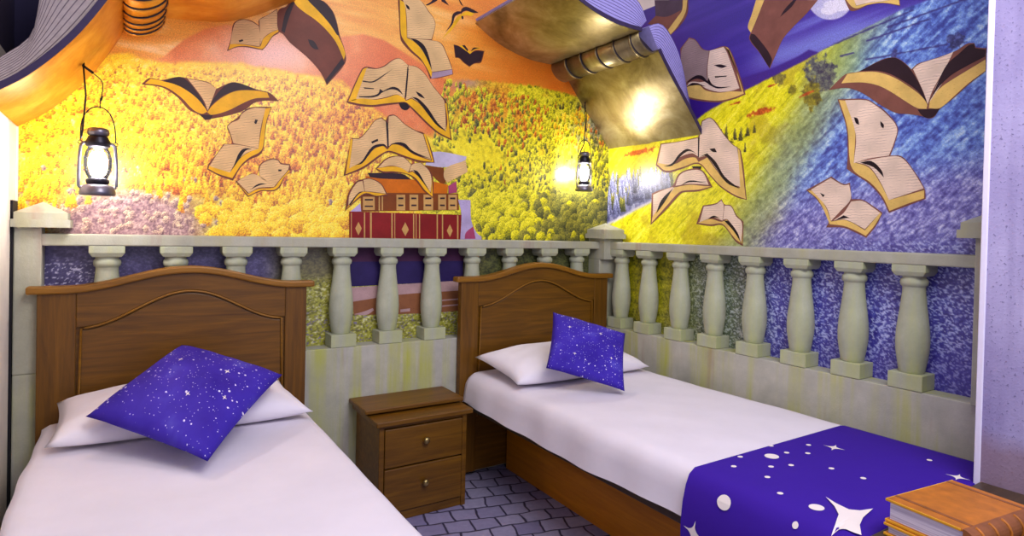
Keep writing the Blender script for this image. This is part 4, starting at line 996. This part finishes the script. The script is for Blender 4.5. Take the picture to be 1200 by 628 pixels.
  ('cover', [[-1189,1461],[-1299,1514],[-1352,1479],[-1378,1483],[-1387,1415],[-1430,1411],[-1475,1382],[-1508,1357],[-1486,1307],[-1449,1257],[-1409,1276],[-1358,1297],[-1283,1298],[-1293,1328],[-1241,1415]]),
  ('edge', [[-1198,1458],[-1229,1459],[-1281,1382],[-1304,1323],[-1367,1328],[-1443,1287],[-1499,1357],[-1504,1352],[-1481,1309],[-1447,1265],[-1409,1285],[-1358,1305],[-1299,1312],[-1247,1415]]),
  ('page', [[-1212,1462],[-1297,1507],[-1351,1474],[-1375,1475],[-1383,1416],[-1345,1370],[-1304,1326],[-1281,1387]]),
  ('page', [[-1315,1328],[-1356,1359],[-1385,1405],[-1430,1406],[-1473,1377],[-1499,1357],[-1443,1292],[-1367,1330]]),
  ('ink', [[-1320,1328],[-1356,1349],[-1382,1338],[-1362,1336]]),
  ('ink', [[-1252,1447],[-1274,1436],[-1267,1427]]),
 ]),
]

# ------------------------------------------------------------------ printed murals
_r = np.random.RandomState(11)
_LAT = _r.rand(256, 256)
def vnoise(x, y, seed=0):
    x = x+seed*17.31; y = y+seed*9.77
    xi, yi = np.floor(x).astype(int), np.floor(y).astype(int); fx, fy = x-xi, y-yi
    fx, fy = fx*fx*(3-2*fx), fy*fy*(3-2*fy)
    g = lambda a, b: _LAT[a % 256, b % 256]
    return (g(xi, yi)*(1-fx)+g(xi+1, yi)*fx)*(1-fy)+(g(xi, yi+1)*(1-fx)+g(xi+1, yi+1)*fx)*fy
def fbm(x, y, o=4, seed=0):
    s = 0; a = 0.5; t = 0
    for k in range(o):
        s = s+a*vnoise(x*2**k, y*2**k, seed+k*3); t += a; a *= 0.55
    return s/t
_JX, _JY, _JV = _r.rand(128, 128), _r.rand(128, 128), _r.rand(128, 128)
def crowns(x, y, seed=0):
    """printed tree crowns: returns (height within the crown 0..1, id value, edge distance)"""
    x = x+seed*5.3; y = y+seed*3.1
    xi, yi = np.floor(x).astype(int), np.floor(y).astype(int)
    best = np.full(x.shape, 9.0); top = np.zeros(x.shape); val = np.zeros(x.shape)
    for dx in (-1, 0, 1):
        for dy in (-1, 0, 1):
            a, b = (xi+dx) % 128, (yi+dy) % 128
            px, py = xi+dx+_JX[a, b], yi+dy+_JY[a, b]
            d = np.hypot(x-px, y-py); m = d < best
            best = np.where(m, d, best); top = np.where(m, y-py, top); val = np.where(m, _JV[a, b], val)
    return np.clip(0.5-top*0.75, 0, 1), val, best
def sm(x, a, b):
    t = np.clip((x-a)/(b-a), 0, 1); return t*t*(3-2*t)
def mixc(c, d, k):
    k = np.asarray(k)[..., None]; return c*(1-k)+np.asarray(d, float)*k
def pal(t, stops):
    t = np.clip(t, 0, 1); xs = [s[0] for s in stops]
    return np.stack([np.interp(t, xs, [s[1][i] for s in stops]) for i in range(3)], -1)
def ridge(u, pts): return np.interp(u, [p[0] for p in pts], [p[1] for p in pts])

HB = (249.16, 2.30606, 690.814, 43.8516, -191.879, 512.828, 0.147428, -0.00332669)
HR = (34.8713, 2.32516, 718.169, 60.8171, -193.468, 515.415, 0.231455, -0.00335423)
def stamp(C, A, Z, trees, seed=1):
    """print small trees, far ones first; trees: (x, z of the foot, height, width, four colours, roundness)"""
    rnd = np.random.RandomState(seed); nz, na = A.shape
    a0, da, z0, dz = A[0, 0], A[0, 1]-A[0, 0], Z[0, 0], Z[1, 0]-Z[0, 0]
    for x, z, h, w, cols, rd in sorted(trees, key=lambda t: -t[1]):
        i0, i1 = max(int((x-w/2-a0)/da), 0), min(int((x+w/2-a0)/da)+2, na); j0, j1 = max(int((z-z0)/dz), 0), min(int((z+h-z0)/dz)+2, nz)
        if i1-i0 < 2 or j1-j0 < 2: continue
        t = (Z[j0:j1, i0:i1]-z)/h; d = (A[j0:j1, i0:i1]-x)/(w/2); n = rnd.rand(j1-j0, i1-i0)
        half = np.where(rd > 0.5, np.sqrt(np.clip(1-(2*t-1)**2, 0, 1)), np.clip(1.05-t, 0, 1)**0.75)*(0.72+0.4*n)
        m = (np.abs(d) < half) & (t >= 0) & (t <= 1.02)
        s = np.clip(0.10+0.62*t-0.20*d+0.55*(n-0.5)+0.12*(rnd.rand()-0.5), 0, 1)
        col = pal(s, list(zip((0.05, 0.32, 0.6, 0.95), cols)))
        C[j0:j1, i0:i1] = np.where(m[..., None], col, C[j0:j1, i0:i1])
YEL = ((176, 92, 0), (236, 176, 0), (254, 222, 4), (255, 246, 110)); ORA = ((132, 50, 4), (206, 98, 2), (244, 168, 6), (255, 222, 50)); GRN = ((52, 60, 8), (146, 144, 4), (230, 218, 8), (254, 246, 70))
DRK = ((26, 32, 20), (62, 68, 36), (116, 114, 40), (190, 180, 60)); RUST = ((90, 34, 6), (170, 72, 8), (222, 124, 14), (246, 186, 50)); BLU = ((34, 38, 74), (78, 82, 128), (132, 136, 178), (196, 200, 222)); LAV = ((92, 62, 70), (146, 110, 108), (196, 164, 140), (240, 228, 180))
def trees_back():
    rnd = np.random.RandomState(5); T = []
    def uv(x, z):
        w = HB[6]*x+HB[7]*z+1; return (HB[0]*x+HB[1]*z+HB[2])/w, (HB[3]*x+HB[4]*z+HB[5])/w
    for k in range(6200):
        x, z = rnd.uniform(-2.73, 0.1), rnd.uniform(1.20, 2.0); u, v = uv(x, z); q = rnd.rand()
        if u < 505-(v-180)*0.2:
            top = np.interp(u, [0, 100, 150, 200, 260, 330, 400, 440, 480, 520], [64, 80, 76, 86, 84, 92, 108, 138, 165, 185])
            if v < top: continue
            om = math.exp(-((u-290)/80)**2-((v-208)/30)**2)+math.exp(-((u-420)/55)**2-((v-135)/50)**2)+0.6*math.exp(-((u-350)/50)**2-((v-165)/35)**2)
            lv = math.exp(-((u-150)/95)**2-((v-268)/46)**2)*1.6
            if q < lv: 
                if rnd.rand() < 0.35: T.append((x, z, rnd.uniform(.02, .035), rnd.uniform(.015, .03), LAV, 1))
                continue
            if v > 250-rnd.rand()*10 and u > 228: T.append((x, z-.03, rnd.uniform(.05, .085), rnd.uniform(.05, .085), YEL, 1)) if rnd.rand() < 0.5 else None; continue
            s = np.interp(v, [80, 230], [0.6, 1.15]); T.append((x, z, s*rnd.uniform(.04, .065), s*rnd.uniform(.018, .03), ORA if rnd.rand() < om*0.85 else YEL, 0))
        else:
            top = np.interp(u, [500, 520, 548, 580, 615, 650, 690, 720], [118, 96, 99, 101, 105, 112, 122, 130])
            if v < top+3: continue
            if math.exp(-((u-560-(v-180)*0.5)/70)**2-((v-182)/36)**2) > 0.4+0.5*q and u < 640: continue
            if v > 226: 
                if rnd.rand() < 0.45: T.append((x, z-.03, rnd.uniform(.05, .085), rnd.uniform(.045, .075), DRK if rnd.rand() < np.clip((u-600)/60, 0.12, 0.95) else GRN, 1))
                continue
            ru = math.exp(-((v-135)/40)**2)*(0.5 if 540 < u < 640 else 0.15)
            cols = RUST if rnd.rand() < ru else (DRK if rnd.rand() < np.clip((u-655)/40, 0.15, 0.7) else GRN)
            if 650 < u < 692 and 135 < v < 185: cols = YEL if rnd.rand() < 0.6 else GRN
            T.append((x, z, rnd.uniform(.026, .045), rnd.uniform(.014, .026), cols, 1 if rnd.rand() < 0.6 else 0))
    return T
def trees_right():
    rnd = np.random.RandomState(6); T = []
    for k in range(260):
        y = rnd.uniform(-0.42, 0.1); z = rnd.uniform(1.25, 1.55); w = HR[6]*y+HR[7]*z+1; u, v = (HR[0]*y+HR[1]*z+HR[2])/w, (HR[3]*y+HR[4]*z+HR[5])/w
        if v < 214 or v > np.interp(u, [690, 722, 745, 772, 800], [268, 254, 241, 229, 219]): continue
        T.append((y, z, rnd.uniform(.07, .12), rnd.uniform(.03, .05), BLU if rnd.rand() < 0.8 else DRK, 0))
    for u, v, h, wd, cols in ((851, 166, .085, .03, DRK), (845, 162, .05, .02, DRK), (861, 164, .06, .03, DRK), (868, 165, .07, .03, DRK), (876, 160, .05, .03, DRK), (873, 178, .05, .015, DRK), (858, 168, .04, .03, GRN), (884, 156, .05, .02, DRK)):
        s = np.linalg.solve(np.array([[HR[0]-u*HR[6], HR[1]-u*HR[7]], [HR[3]-v*HR[6], HR[4]-v*HR[7]]]), np.array([u-HR[2], v-HR[5]]))
        T.append((s[0], s[1], h, wd, cols, 0))
    return T

def paint_back(U, V, X, Z):
    n = fbm(X*9, Z*9, 5); nf = fbm(X*60, Z*60, 4, 2); nl = fbm(X*3, Z*22, 5, 4); hf = vnoise(X*230, Z*230, 5)
    C = pal(nl, [(0.2, (226, 138, 40)), (0.5, (240, 170, 62)), (0.8, (252, 208, 130))])
    C = mixc(C, (226, 112, 14), sm(U, 470, 640)*(0.55+0.5*n)); C = mixc(C, (250, 214, 156), sm(nl, 0.5, 0.75)*sm(U, 460, 300)*0.8)
    # far hills
    h1 = ridge(U, [(0, 82), (130, 76), (190, 68), (215, 47), (240, 34), (265, 29), (310, 36), (380, 46), (425, 40), (450, 47), (480, 66), (520, 92), (560, 112)])
    k = sm(V, h1-2, h1+2)
    hc = pal(n, [(0.25, (216, 104, 28)), (0.6, (236, 140, 62)), (0.85, (244, 176, 110))])
    hc = mixc(hc, (240, 186, 178), np.exp(-((U-318)/62)**2-((V-62)/30)**2)*0.9); hc = mixc(hc, (212, 96, 40), sm(U, 395, 440)*0.5)
    C = mixc(C, 0, 0) if False else C*(1-k[..., None])+hc*k[..., None]
    # autumn forest on the left
    h2 = ridge(U, [(0, 40), (100, 66), (150, 62), (200, 74), (260, 72), (330, 82), (400, 96), (440, 130), (520, 168), (560, 190)])+10*(n-0.5)
    t1, v1, d1 = crowns(X*52, -Z*30); t2, v2, d2 = crowns(X*120, -Z*70, 3)
    sh = 0.36*t1+0.24*t2+0.75*(nf-0.5)+0.28*(v1-0.5)+0.5*(n-0.5)+0.22+0.2*(hf-0.5)
    y1 = pal(sh, [(0.02, (190, 100, 0)), (0.2, (238, 180, 0)), (0.45, (252, 222, 0)), (0.7, (255, 240, 36)), (1, (255, 250, 150))])
    o1 = pal(sh, [(0.05, (150, 60, 4)), (0.28, (214, 108, 2)), (0.52, (244, 174, 6)), (0.8, (255, 226, 30))])
    om = np.clip(np.exp(-((U-290)/90)**2-((V-215)/34)**2)*0.9+np.exp(-((U-425)/60)**2-((V-130)/55)**2)*1.1+np.exp(-((U-350)/50)**2-((V-170)/40)**2)*0.6+0.6*(n-0.5)-0.12+0.35*(fbm(X*22, Z*14, 3, 8)-0.5), 0, 1)
    f1 = y1*(1-om[..., None])+o1*om[..., None]
    f1 = mixc(f1, (240, 176, 30), sm(V, h2+40, h2)*0.35)
    # bushes along the rail
    t3, v3, d3 = crowns(X*15, -Z*15, 6)
    bs = 0.42*t3+0.3*t2+0.9*(nf-0.5)+0.2+0.2*(hf-0.5)
    bush = pal(bs, [(0.1, (130, 88, 4)), (0.32, (224, 180, 4)), (0.56, (252, 226, 10)), (0.9, (255, 246, 110))])
    kb = sm(V+14*(v3-0.5), 236, 248)*sm(U, 225, 262); f1 = f1*(1-kb[..., None])+bush*kb[..., None]
    # lavender brown thicket around the left end
    br = pal(0.6*nf+0.5*hf-0.05, [(0.2, (104, 74, 84)), (0.5, (158, 122, 124)), (0.75, (202, 172, 160)), (1, (238, 226, 190))])
    kr = np.clip(np.exp(-((U-150)/95)**2-((V-268)/48)**2)*1.7, 0, 1); kr = np.maximum(kr, sm(U, 66, 20)*sm(V, 170, 215)*0.8); f1 = f1*(1-kr[..., None])+br*kr[..., None]
    k = sm(V, h2-3, h2+3); C = C*(1-k[..., None])+f1*k[..., None]
    # right forested hill
    h3 = ridge(U, [(470, 150), (500, 118), (520, 92), (548, 93), (580, 95), (615, 99), (650, 106), (690, 116), (720, 124)])+5*(nf-0.5)+4*(n-0.5)
    sh3 = 0.38*t2+0.26*t1+0.8*(nf-0.5)+0.3*(v2-0.5)+0.24+0.2*(hf-0.5)
    g = pal(sh3, [(0.05, (56, 62, 8)), (0.25, (132, 130, 6)), (0.48, (214, 202, 8)), (0.8, (250, 238, 50))])
    gr = sm(fbm(X*7, Z*9, 3, 12), 0.5, 0.66)*np.exp(-((V-130)/48)**2)
    g = g*(1-gr[..., None]*0.85)+pal(sh3, [(0.1, (120, 44, 8)), (0.4, (206, 98, 14)), (0.8, (240, 160, 40))])*gr[..., None]*0.85
    dg = (X*0.55+Z)*70; st = fbm((X*0.55+Z)*40, (X-Z)*4, 3, 15)
    slope = pal(0.55*st+0.8*(nf-0.2), [(0.2, (150, 136, 6)), (0.5, (236, 216, 8)), (0.9, (252, 240, 60))])
    ks = np.clip(np.exp(-((U-560-(V-180)*0.5)/75)**2-((V-182)/40)**2)*1.5+0.3*(n-0.5), 0, 1); g = g*(1-ks[..., None])+slope*ks[..., None]
    gy = pal(sh3, [(0.1, (90, 92, 20)), (0.4, (206, 194, 30)), (0.8, (246, 236, 80))]); ky = np.clip(np.exp(-((U-668)/26)**2-((V-155)/26)**2)*1.4, 0, 1); g = g*(1-ky[..., None])+gy*ky[..., None]
    blue = pal(sh3, [(0.1, (48, 50, 62)), (0.5, (104, 106, 118)), (0.9, (150, 150, 160))]); kz = sm(U+0.4*(V-110), 668, 712)*sm(V, 215, 150); g = g*(1-kz[..., None]*0.8)+blue*kz[..., None]*0.8
    kl = np.exp(-((U-532)/24)**2-((V-97)/8)**2); g = mixc(g, (136, 122, 196), np.clip(kl*1.2, 0, 0.85))
    t4, v4, d4 = crowns(X*12, -Z*11, 9); ts = 0.42*t4+0.9*(nf-0.5)+0.18+0.26*t2+0.2*(hf-0.5)
    tr = pal(ts, [(0.1, (48, 54, 14)), (0.32, (122, 122, 18)), (0.55, (212, 202, 20)), (0.9, (248, 238, 70))]); kt = sm(V+18*(v4-0.5), 205, 236)*0.95; g = g*(1-kt[..., None])+tr*kt[..., None]
    dk = pal(ts, [(0.1, (34, 38, 34)), (0.5, (84, 86, 62)), (0.9, (140, 138, 90))]); kd = sm(U, 622, 668)*sm(V, 225, 256); g = g*(1-kd[..., None]*0.85)+dk*kd[..., None]*0.85
    # one round tree standing out
    kq = sm(np.hypot((U-607)/24, (V-268)/30), 1.02, 0.85); g = g*(1-kq[..., None])+pal(0.9-((V-238)/55)+0.7*(nf-0.5), [(0.1, (46, 56, 18)), (0.5, (150, 144, 26)), (0.9, (226, 216, 50))])*kq[..., None]
    k = sm(V, h3-2, h3+2)*sm(U+(V-180)*0.55+26*(n-0.5), 478, 520); C = C*(1-k[..., None])+g*k[..., None]
    # meadow behind the balusters
    bl = vnoise(X*120+Z*40, Z*190, 7); bl2 = vnoise(X*170-Z*60, Z*230, 9)
    spk = sm(np.maximum(bl, bl2), 0.74, 0.9)
    m0 = pal(0.6*nf+0.4*bl, [(0.2, (54, 46, 92)), (0.7, (92, 84, 136))]); m0 = mixc(m0, (226, 222, 244), spk*np.clip(sm(U, 165, 70)*sm(V, 296, 318)+0.12, 0, 1))
    m1 = pal(0.5*nf+0.5*bl, [(0.2, (72, 66, 40)), (0.7, (122, 116, 66))])
    m2 = pal(0.4*nf+0.6*bl, [(0.2, (84, 82, 24)), (0.5, (156, 154, 44)), (0.9, (206, 206, 90))]); m2 = mixc(m2, (236, 234, 226), spk*0.6); m2 = mixc(m2, (92, 76, 150), sm(bl2, 0.72, 0.85)*sm(V, 352, 380)*0.7)
    m3 = pal(0.5*nf+0.5*bl, [(0.2, (46, 50, 34)), (0.7, (112, 116, 60))])
    M = m0*(1-sm(U, 300, 345)[..., None])+(m1*(1-sm(V, 318, 336)[..., None])+m2*sm(V, 318, 336)[..., None])*sm(U, 300, 345)[..., None]
    k = sm(U, 545, 575)*sm(V, 350, 320); M = M*(1-k[..., None])+m3*k[..., None]
    k = sm(V, 284, 287); C = C*(1-k[..., None])+M*k[..., None]
    return C

def paint_right(U, V, Y, Z):
    n = fbm(Y*8, Z*8, 5, 21); nf = fbm(Y*60, Z*60, 4, 22); hf = vnoise(Y*240, Z*240, 25)
    d = V+0.42*(U-900)
    ns = fbm(U/140.0+0.3*n, d/9.0, 4, 23)
    C = pal(0.7*ns+0.5*sm(U, 850, 990)*sm(V, -20, 45)-0.25, [(0.1, (44, 16, 138)), (0.4, (66, 42, 158)), (0.62, (96, 92, 192)), (0.85, (128, 140, 212))])
    C = mixc(C, (116, 124, 208), np.exp(-((V-(66-0.25*(U-905)))/16)**2)*sm(U, 850, 920)*0.85)
    # moon
    r = np.hypot(U-973, V+4); k = sm(r, 28, 26); C = mixc(C, (226, 222, 240), k); C = mixc(C, (168, 166, 214), k*sm(fbm(Y*22, Z*22, 3, 26), 0.55, 0.65)*0.7)
    # far mountain
    hm = ridge(U, [(830, 110), (868, 92), (905, 80), (935, 66), (948, 58), (962, 62), (985, 74), (1010, 95)])
    C = mixc(C, (52, 18, 132), sm(V, hm-1, hm+1.5)*sm(U, 1000, 990))
    # land
    hl = ridge(U, [(690, 175), (720, 172), (760, 168), (800, 152), (830, 130), (870, 108), (905, 90), (945, 70), (965, 58), (990, 45), (1020, 30), (1055, 12), (1110, -8), (1200, -30)])+1.5*(nf-0.5)
    ang = (Y*1.0+Z*1.15); lines = fbm(ang*46, Y*5, 3, 28); bl = vnoise(ang*150, Y*80, 29)
    ye = pal(0.62*lines+0.4*nf+0.45*bl-0.14, [(0.12, (124, 130, 0)), (0.35, (204, 200, 0)), (0.58, (236, 230, 10)), (0.9, (252, 248, 90))])
    ye = mixc(ye, (176, 152, 20), sm(n, 0.52, 0.68)*0.5)
    blu = pal(0.8*lines+0.8*nf+0.35*bl-0.5+0.2*(hf-0.5), [(0.12, (44, 56, 146)), (0.42, (86, 118, 204)), (0.68, (138, 178, 232)), (0.95, (206, 228, 246))])
    teal = pal(0.6*nf+0.4*lines, [(0.2, (90, 140, 150)), (0.6, (134, 184, 178)), (0.9, (170, 210, 200))])
    vio = pal(0.7*nf+0.7*bl-0.15+0.3*(hf-0.5), [(0.15, (64, 58, 140)), (0.45, (104, 102, 184)), (0.7, (150, 152, 212)), (0.95, (206, 208, 240))])
    kt = np.exp(-((U-965)/52)**2-((V-68)/26)**2); blu = blu*(1-kt[..., None])+teal*kt[..., None]
    kv = sm(V+0.2*(U-1000), 190, 250); blu = blu*(1-kv[..., None])+vio*kv[..., None]
    s = U-(1004-(V-85)*0.55); ks = sm(s+30*(n-0.5), -78, 22)
    grn = pal(0.6*nf+0.4*lines, [(0.2, (96, 118, 84)), (0.8, (160, 180, 130))])
    L = ye*(1-ks[..., None])+blu*ks[..., None]; L = L*(1-(np.exp(-((s+28)/26)**2)*0.55)[..., None])+grn*(np.exp(-((s+28)/26)**2)*0.55)[..., None]
    # dark field lines on the night hill
    for a, b in (((930, 72), (1070, 12)), ((1016, 48), (1090, 22)), ((1015, 70), (1110, 52)), ((985, 66), (1000, 62)), ((1040, 32), (1140, -4))):
        t = np.clip(((U-a[0])*(b[0]-a[0])+(V-a[1])*(b[1]-a[1]))/((b[0]-a[0])**2+(b[1]-a[1])**2), 0, 1)
        q = np.hypot(U-a[0]-t*(b[0]-a[0]), V-a[1]-t*(b[1]-a[1])); L = mixc(L, (44, 34, 112), sm(q+1.2*(nf-0.5), 1.5, 0.6)*0.85)
    def blob(cx, cy, rx, ry, seed, dark, light, dens=0.5):
        q = np.hypot((U-cx)/rx, (V-cy)/ry); k = sm(q+1.0*(fbm(Y*70, Z*70, 3, seed)-0.5), 1.0, 0.75)
        return k, pal(0.9*nf+0.4*hf-0.2, [(0.2, dark), (0.8, light)])
    for cx, cy, rx, ry, dk, lt in ((962, 88, 20, 24, (44, 40, 70), (140, 150, 110)), (952, 112, 12, 20, (70, 66, 30), (170, 160, 30)), (913, 92, 9, 8, (84, 78, 30), (170, 160, 60)), (1120, 48, 13, 10, (24, 22, 76), (96, 110, 180)),
                                   (1048, 66, 4, 9, (40, 36, 96), (80, 90, 160)), (928, 105, 6, 6, (110, 104, 20), (190, 180, 40))):
        k, c = blob(cx, cy, rx, ry, int(cx), dk, lt); L = L*(1-k[..., None])+c*k[..., None]
    # red earth patches
    for cx, cy, rx, ry, al in ((893, 131, 16, 4.0, -0.26), (948, 109, 11, 2.0, -0.4), (862, 121, 7, 1.4, -0.3), (748, 178, 20, 3.4, -0.2), (905, 100, 9, 1.2, -0.3)):
        du, dv = U-cx, V-cy; a = du*math.cos(al)+dv*math.sin(al); b = -du*math.sin(al)+dv*math.cos(al)
        L = L*(1-(sm(np.hypot(a/rx, b/ry)+1.4*(nf-0.5), 1.1, 0.6)*0.9)[..., None])+pal(0.7*nf+0.5*hf-0.1, [(0.2, (150, 40, 10)), (0.8, (224, 96, 26))])*(sm(np.hypot(a/rx, b/ry)+1.4*(nf-0.5), 1.1, 0.6)*0.9)[..., None]
    # misty trees and road in the lower left
    hr = ridge(U, [(690, 272), (722, 258), (745, 245), (772, 232), (800, 222)])
    t1, v1, d1 = crowns(Y*22, -Z*12, 31)
    mt = pal(0.5*t1+0.6*(nf-0.5)+0.2, [(0.1, (46, 48, 84)), (0.5, (104, 106, 150)), (0.9, (176, 180, 206))])
    k = sm(V, hr+2, hr-2)*sm(V+10*(v1-0.5), 196, 214)*sm(U, 806, 770); L = L*(1-k[..., None])+mt*k[..., None]
    L = mixc(L, (190, 188, 222), np.exp(-((V-hr)/2.2)**2)*sm(U, 800, 780)*0.8)
    k = sm(V, hl-1.5, hl+1.5); C = C*(1-k[..., None])+L*k[..., None]
    # meadow behind the balusters
    b1 = vnoise(Y*150+Z*70, Z*200, 33); b2 = vnoise(Y*170-Z*90, Z*170, 34); spk = sm(np.maximum(b1, b2), 0.62, 0.86)
    base = pal(0.5*nf+0.5*b1, [(0.2, (44, 34, 126)), (0.5, (66, 62, 158)), (0.8, (92, 104, 190))]); vi = mixc(base, (196, 206, 242), spk*0.9)
    vi = mixc(vi, (46, 26, 140), sm(V, 380, 450)*0.35)
    gg = mixc(pal(0.5*nf+0.5*b1, [(0.2, (64, 76, 66)), (0.7, (122, 136, 96))]), (206, 214, 220), spk*0.75)
    band = fbm(Y*4, Z*26, 3, 36)
    yy = mixc(pal(0.5*nf+0.3*b1+0.5*(band-0.35), [(0.15, (54, 62, 12)), (0.45, (150, 146, 14)), (0.8, (220, 210, 30))]), (216, 214, 180), spk*0.35*sm(V, 340, 375))
    M = yy*(1-sm(U+20*(n-0.5), 765, 830)[..., None])+gg*sm(U+20*(n-0.5), 765, 830)[..., None]
    k = sm(U+20*(n-0.5), 862, 915); M = M*(1-k[..., None])+vi*k[..., None]
    k = sm(V, 291+0.03*(U-712), 296+0.03*(U-712)); C = C*(1-k[..., None])+M*k[..., None]
    k = sm(V, 272, 288)*sm(U, 930, 985)*(1-k); C = C*(1-k[..., None]*0.7)+vi*k[..., None]*0.7
    return C

def mural_mesh(name, a0, a1, z0, z1, step, H, painter, place, label):
    na, nz = int(round((a1-a0)/step))+1, int(round((z1-z0)/step))+1
    A, Z = np.meshgrid(np.linspace(a0, a1, na), np.linspace(z0, z1, nz))
    w = H[6]*A+H[7]*Z+1; U, V = (H[0]*A+H[1]*Z+H[2])/w, (H[3]*A+H[4]*Z+H[5])/w
    c = painter(U, V, A, Z)
    if place[0] == 0:
        low = c.copy(); stamp(c, A, Z, trees_back()); k = (V > 284)[..., None]; c = np.where(k, low, c)
    else: stamp(c, A, Z, trees_right())
    c = np.clip(c, 0, 255)/255.0
    c = np.where(c <= 0.04045, c/12.92, ((c+0.055)/1.055)**2.4)
    co = np.zeros((na*nz, 3)); co[:, place[0]] = A.ravel(); co[:, 1-place[0]] = place[1]; co[:, 2] = Z.ravel()
    i = np.arange(na*nz).reshape(nz, na)
    q = np.stack([i[:-1, :-1], i[:-1, 1:], i[1:, 1:], i[1:, :-1]], -1).reshape(-1, 4)
    me = bpy.data.meshes.new(name); me.vertices.add(len(co)); me.vertices.foreach_set('co', co.ravel())
    me.loops.add(q.size); me.loops.foreach_set('vertex_index', q.ravel().astype(np.int32))
    me.polygons.add(len(q)); me.polygons.foreach_set('loop_start', np.arange(0, q.size, 4, dtype=np.int32))
    me.update(calc_edges=True)
    at = me.color_attributes.new('print', 'FLOAT_COLOR', 'POINT')
    at.data.foreach_set('color', np.concatenate([c.reshape(-1, 3), np.ones((na*nz, 1))], 1).ravel().astype(np.float32))
    me.materials.append(MATS['mural_print'])
    o = bpy.data.objects.new(name, me); COL.objects.link(o)
    return tag(o, label, 'mural', 'wall murals')

BOOKMAT = dict(cover='print_cover', edge='print_edge', page='print_page', shade='print_shade')
LAYER = dict(cover=0, leather=0, red=1, orange=0, white=1, lilac=0, plum=0, navy=1, wood=0, dim=1, edge=2, pale=2, magenta=2, gold=3, foot=2, page=3, shade=3, dark=4, ink=5)
PART = dict(cover='book_cover', edge='page_edge', page='page', shade='page', ink='ink_drawing', dark='dark_detail', foot='page_edge', gold='gold_ornament', white='book_cover', leather='book_cover',
            orange='book_cover', red='book_cover', magenta='page_edge', lilac='page_edge', plum='book_cover', navy='book_cover', pale='wood_grain', wood='block_side', dim='page')
def soften(pts, hard=0, n=4):
    if hard or len(pts) < 4: return pts
    P = [Vector(p) for p in pts]; m = len(P); corner = []; out = []
    for i in range(m):
        u, v = P[i]-P[i-1], P[(i+1) % m]-P[i]
        corner.append(u.length < 1e-6 or v.length < 1e-6 or u.angle(v) > math.radians(52))
    for i in range(m):
        b, c = P[i], P[(i+1) % m]
        a = P[i-1]; d = P[(i+2) % m]; L = (c-b).length
        t0 = (c-b) if corner[i] else (c-a).normalized()*L
        t1 = (c-b) if corner[(i+1) % m] else (d-b).normalized()*L
        for q in range(n):
            s = q/n
            h = (2*s**3-3*s*s+1)*b+(s**3-2*s*s+s)*t0+(-2*s**3+3*s*s)*c+(s**3-s*s)*t1
            if not out or (Vector(out[-1])-h).length > 0.4: out.append((h.x, h.y))
    return out
def murals():
    mb = mural_mesh('mural', -2.735, 0.1, 0.70, 2.62, 0.0035, HB, paint_back, (0, 0.0995), 'orange and yellow autumn forest mural with flying printed books behind both headboards')
    mr = mural_mesh('mural', -1.97, 0.1, 0.70, 2.55, 0.0036, HR, paint_right, (1, 0.0995), 'night and green hill mural with moon and printed books along the right wall')
    order = {'printed orange': 1, 'printed brown book': 2, 'big printed red': 3, 'printed open book flying just': 4, 'printed open book lying over': 5, 'small printed open book at the left end': 6, 'large printed red-brown': 1, 'printed open book below': 1, 'widest printed': 1}
    for wall, label, polys in BOOKS:
        par = mb if wall == 'back' else mr
        k = max([v for q, v in order.items() if label.startswith(q)] or [0])
        groups = {}
        for key, pts in polys: groups.setdefault(key, []).append(pts)
        first = None
        for key in sorted(groups, key=lambda q: LAYER[q]):
            off = 0.0995-0.0008-0.0009*k-0.00014*LAYER[key]
            for pts in groups[key]:
                bm = B()
                lim = [(min(max(a/1000, -2.735 if wall == 'back' else -1.969), 0.0985), z/1000) for a, z in soften(pts, 1 if key in ('red', 'gold', 'plum', 'navy') else 0)]
                f = bm.faces.new([bm.verts.new((a, off, z) if wall == 'back' else (off, a, z)) for a, z in lim]); f.normal_update()
                bmesh.ops.triangulate(bm, faces=bm.faces[:], ngon_method='EAR_CLIP')
                mat = 'print_'+key
                if wall == 'right' and mat+'_right' in MATS: mat += '_right'
                if first is None:
                    nm = 'printed_block' if key == 'wood' else 'printed_book'
                    first = mesh_obj(nm, bm, mat, par); first['label'] = label
                else: mesh_obj(PART[key], bm, mat, first)
murals()
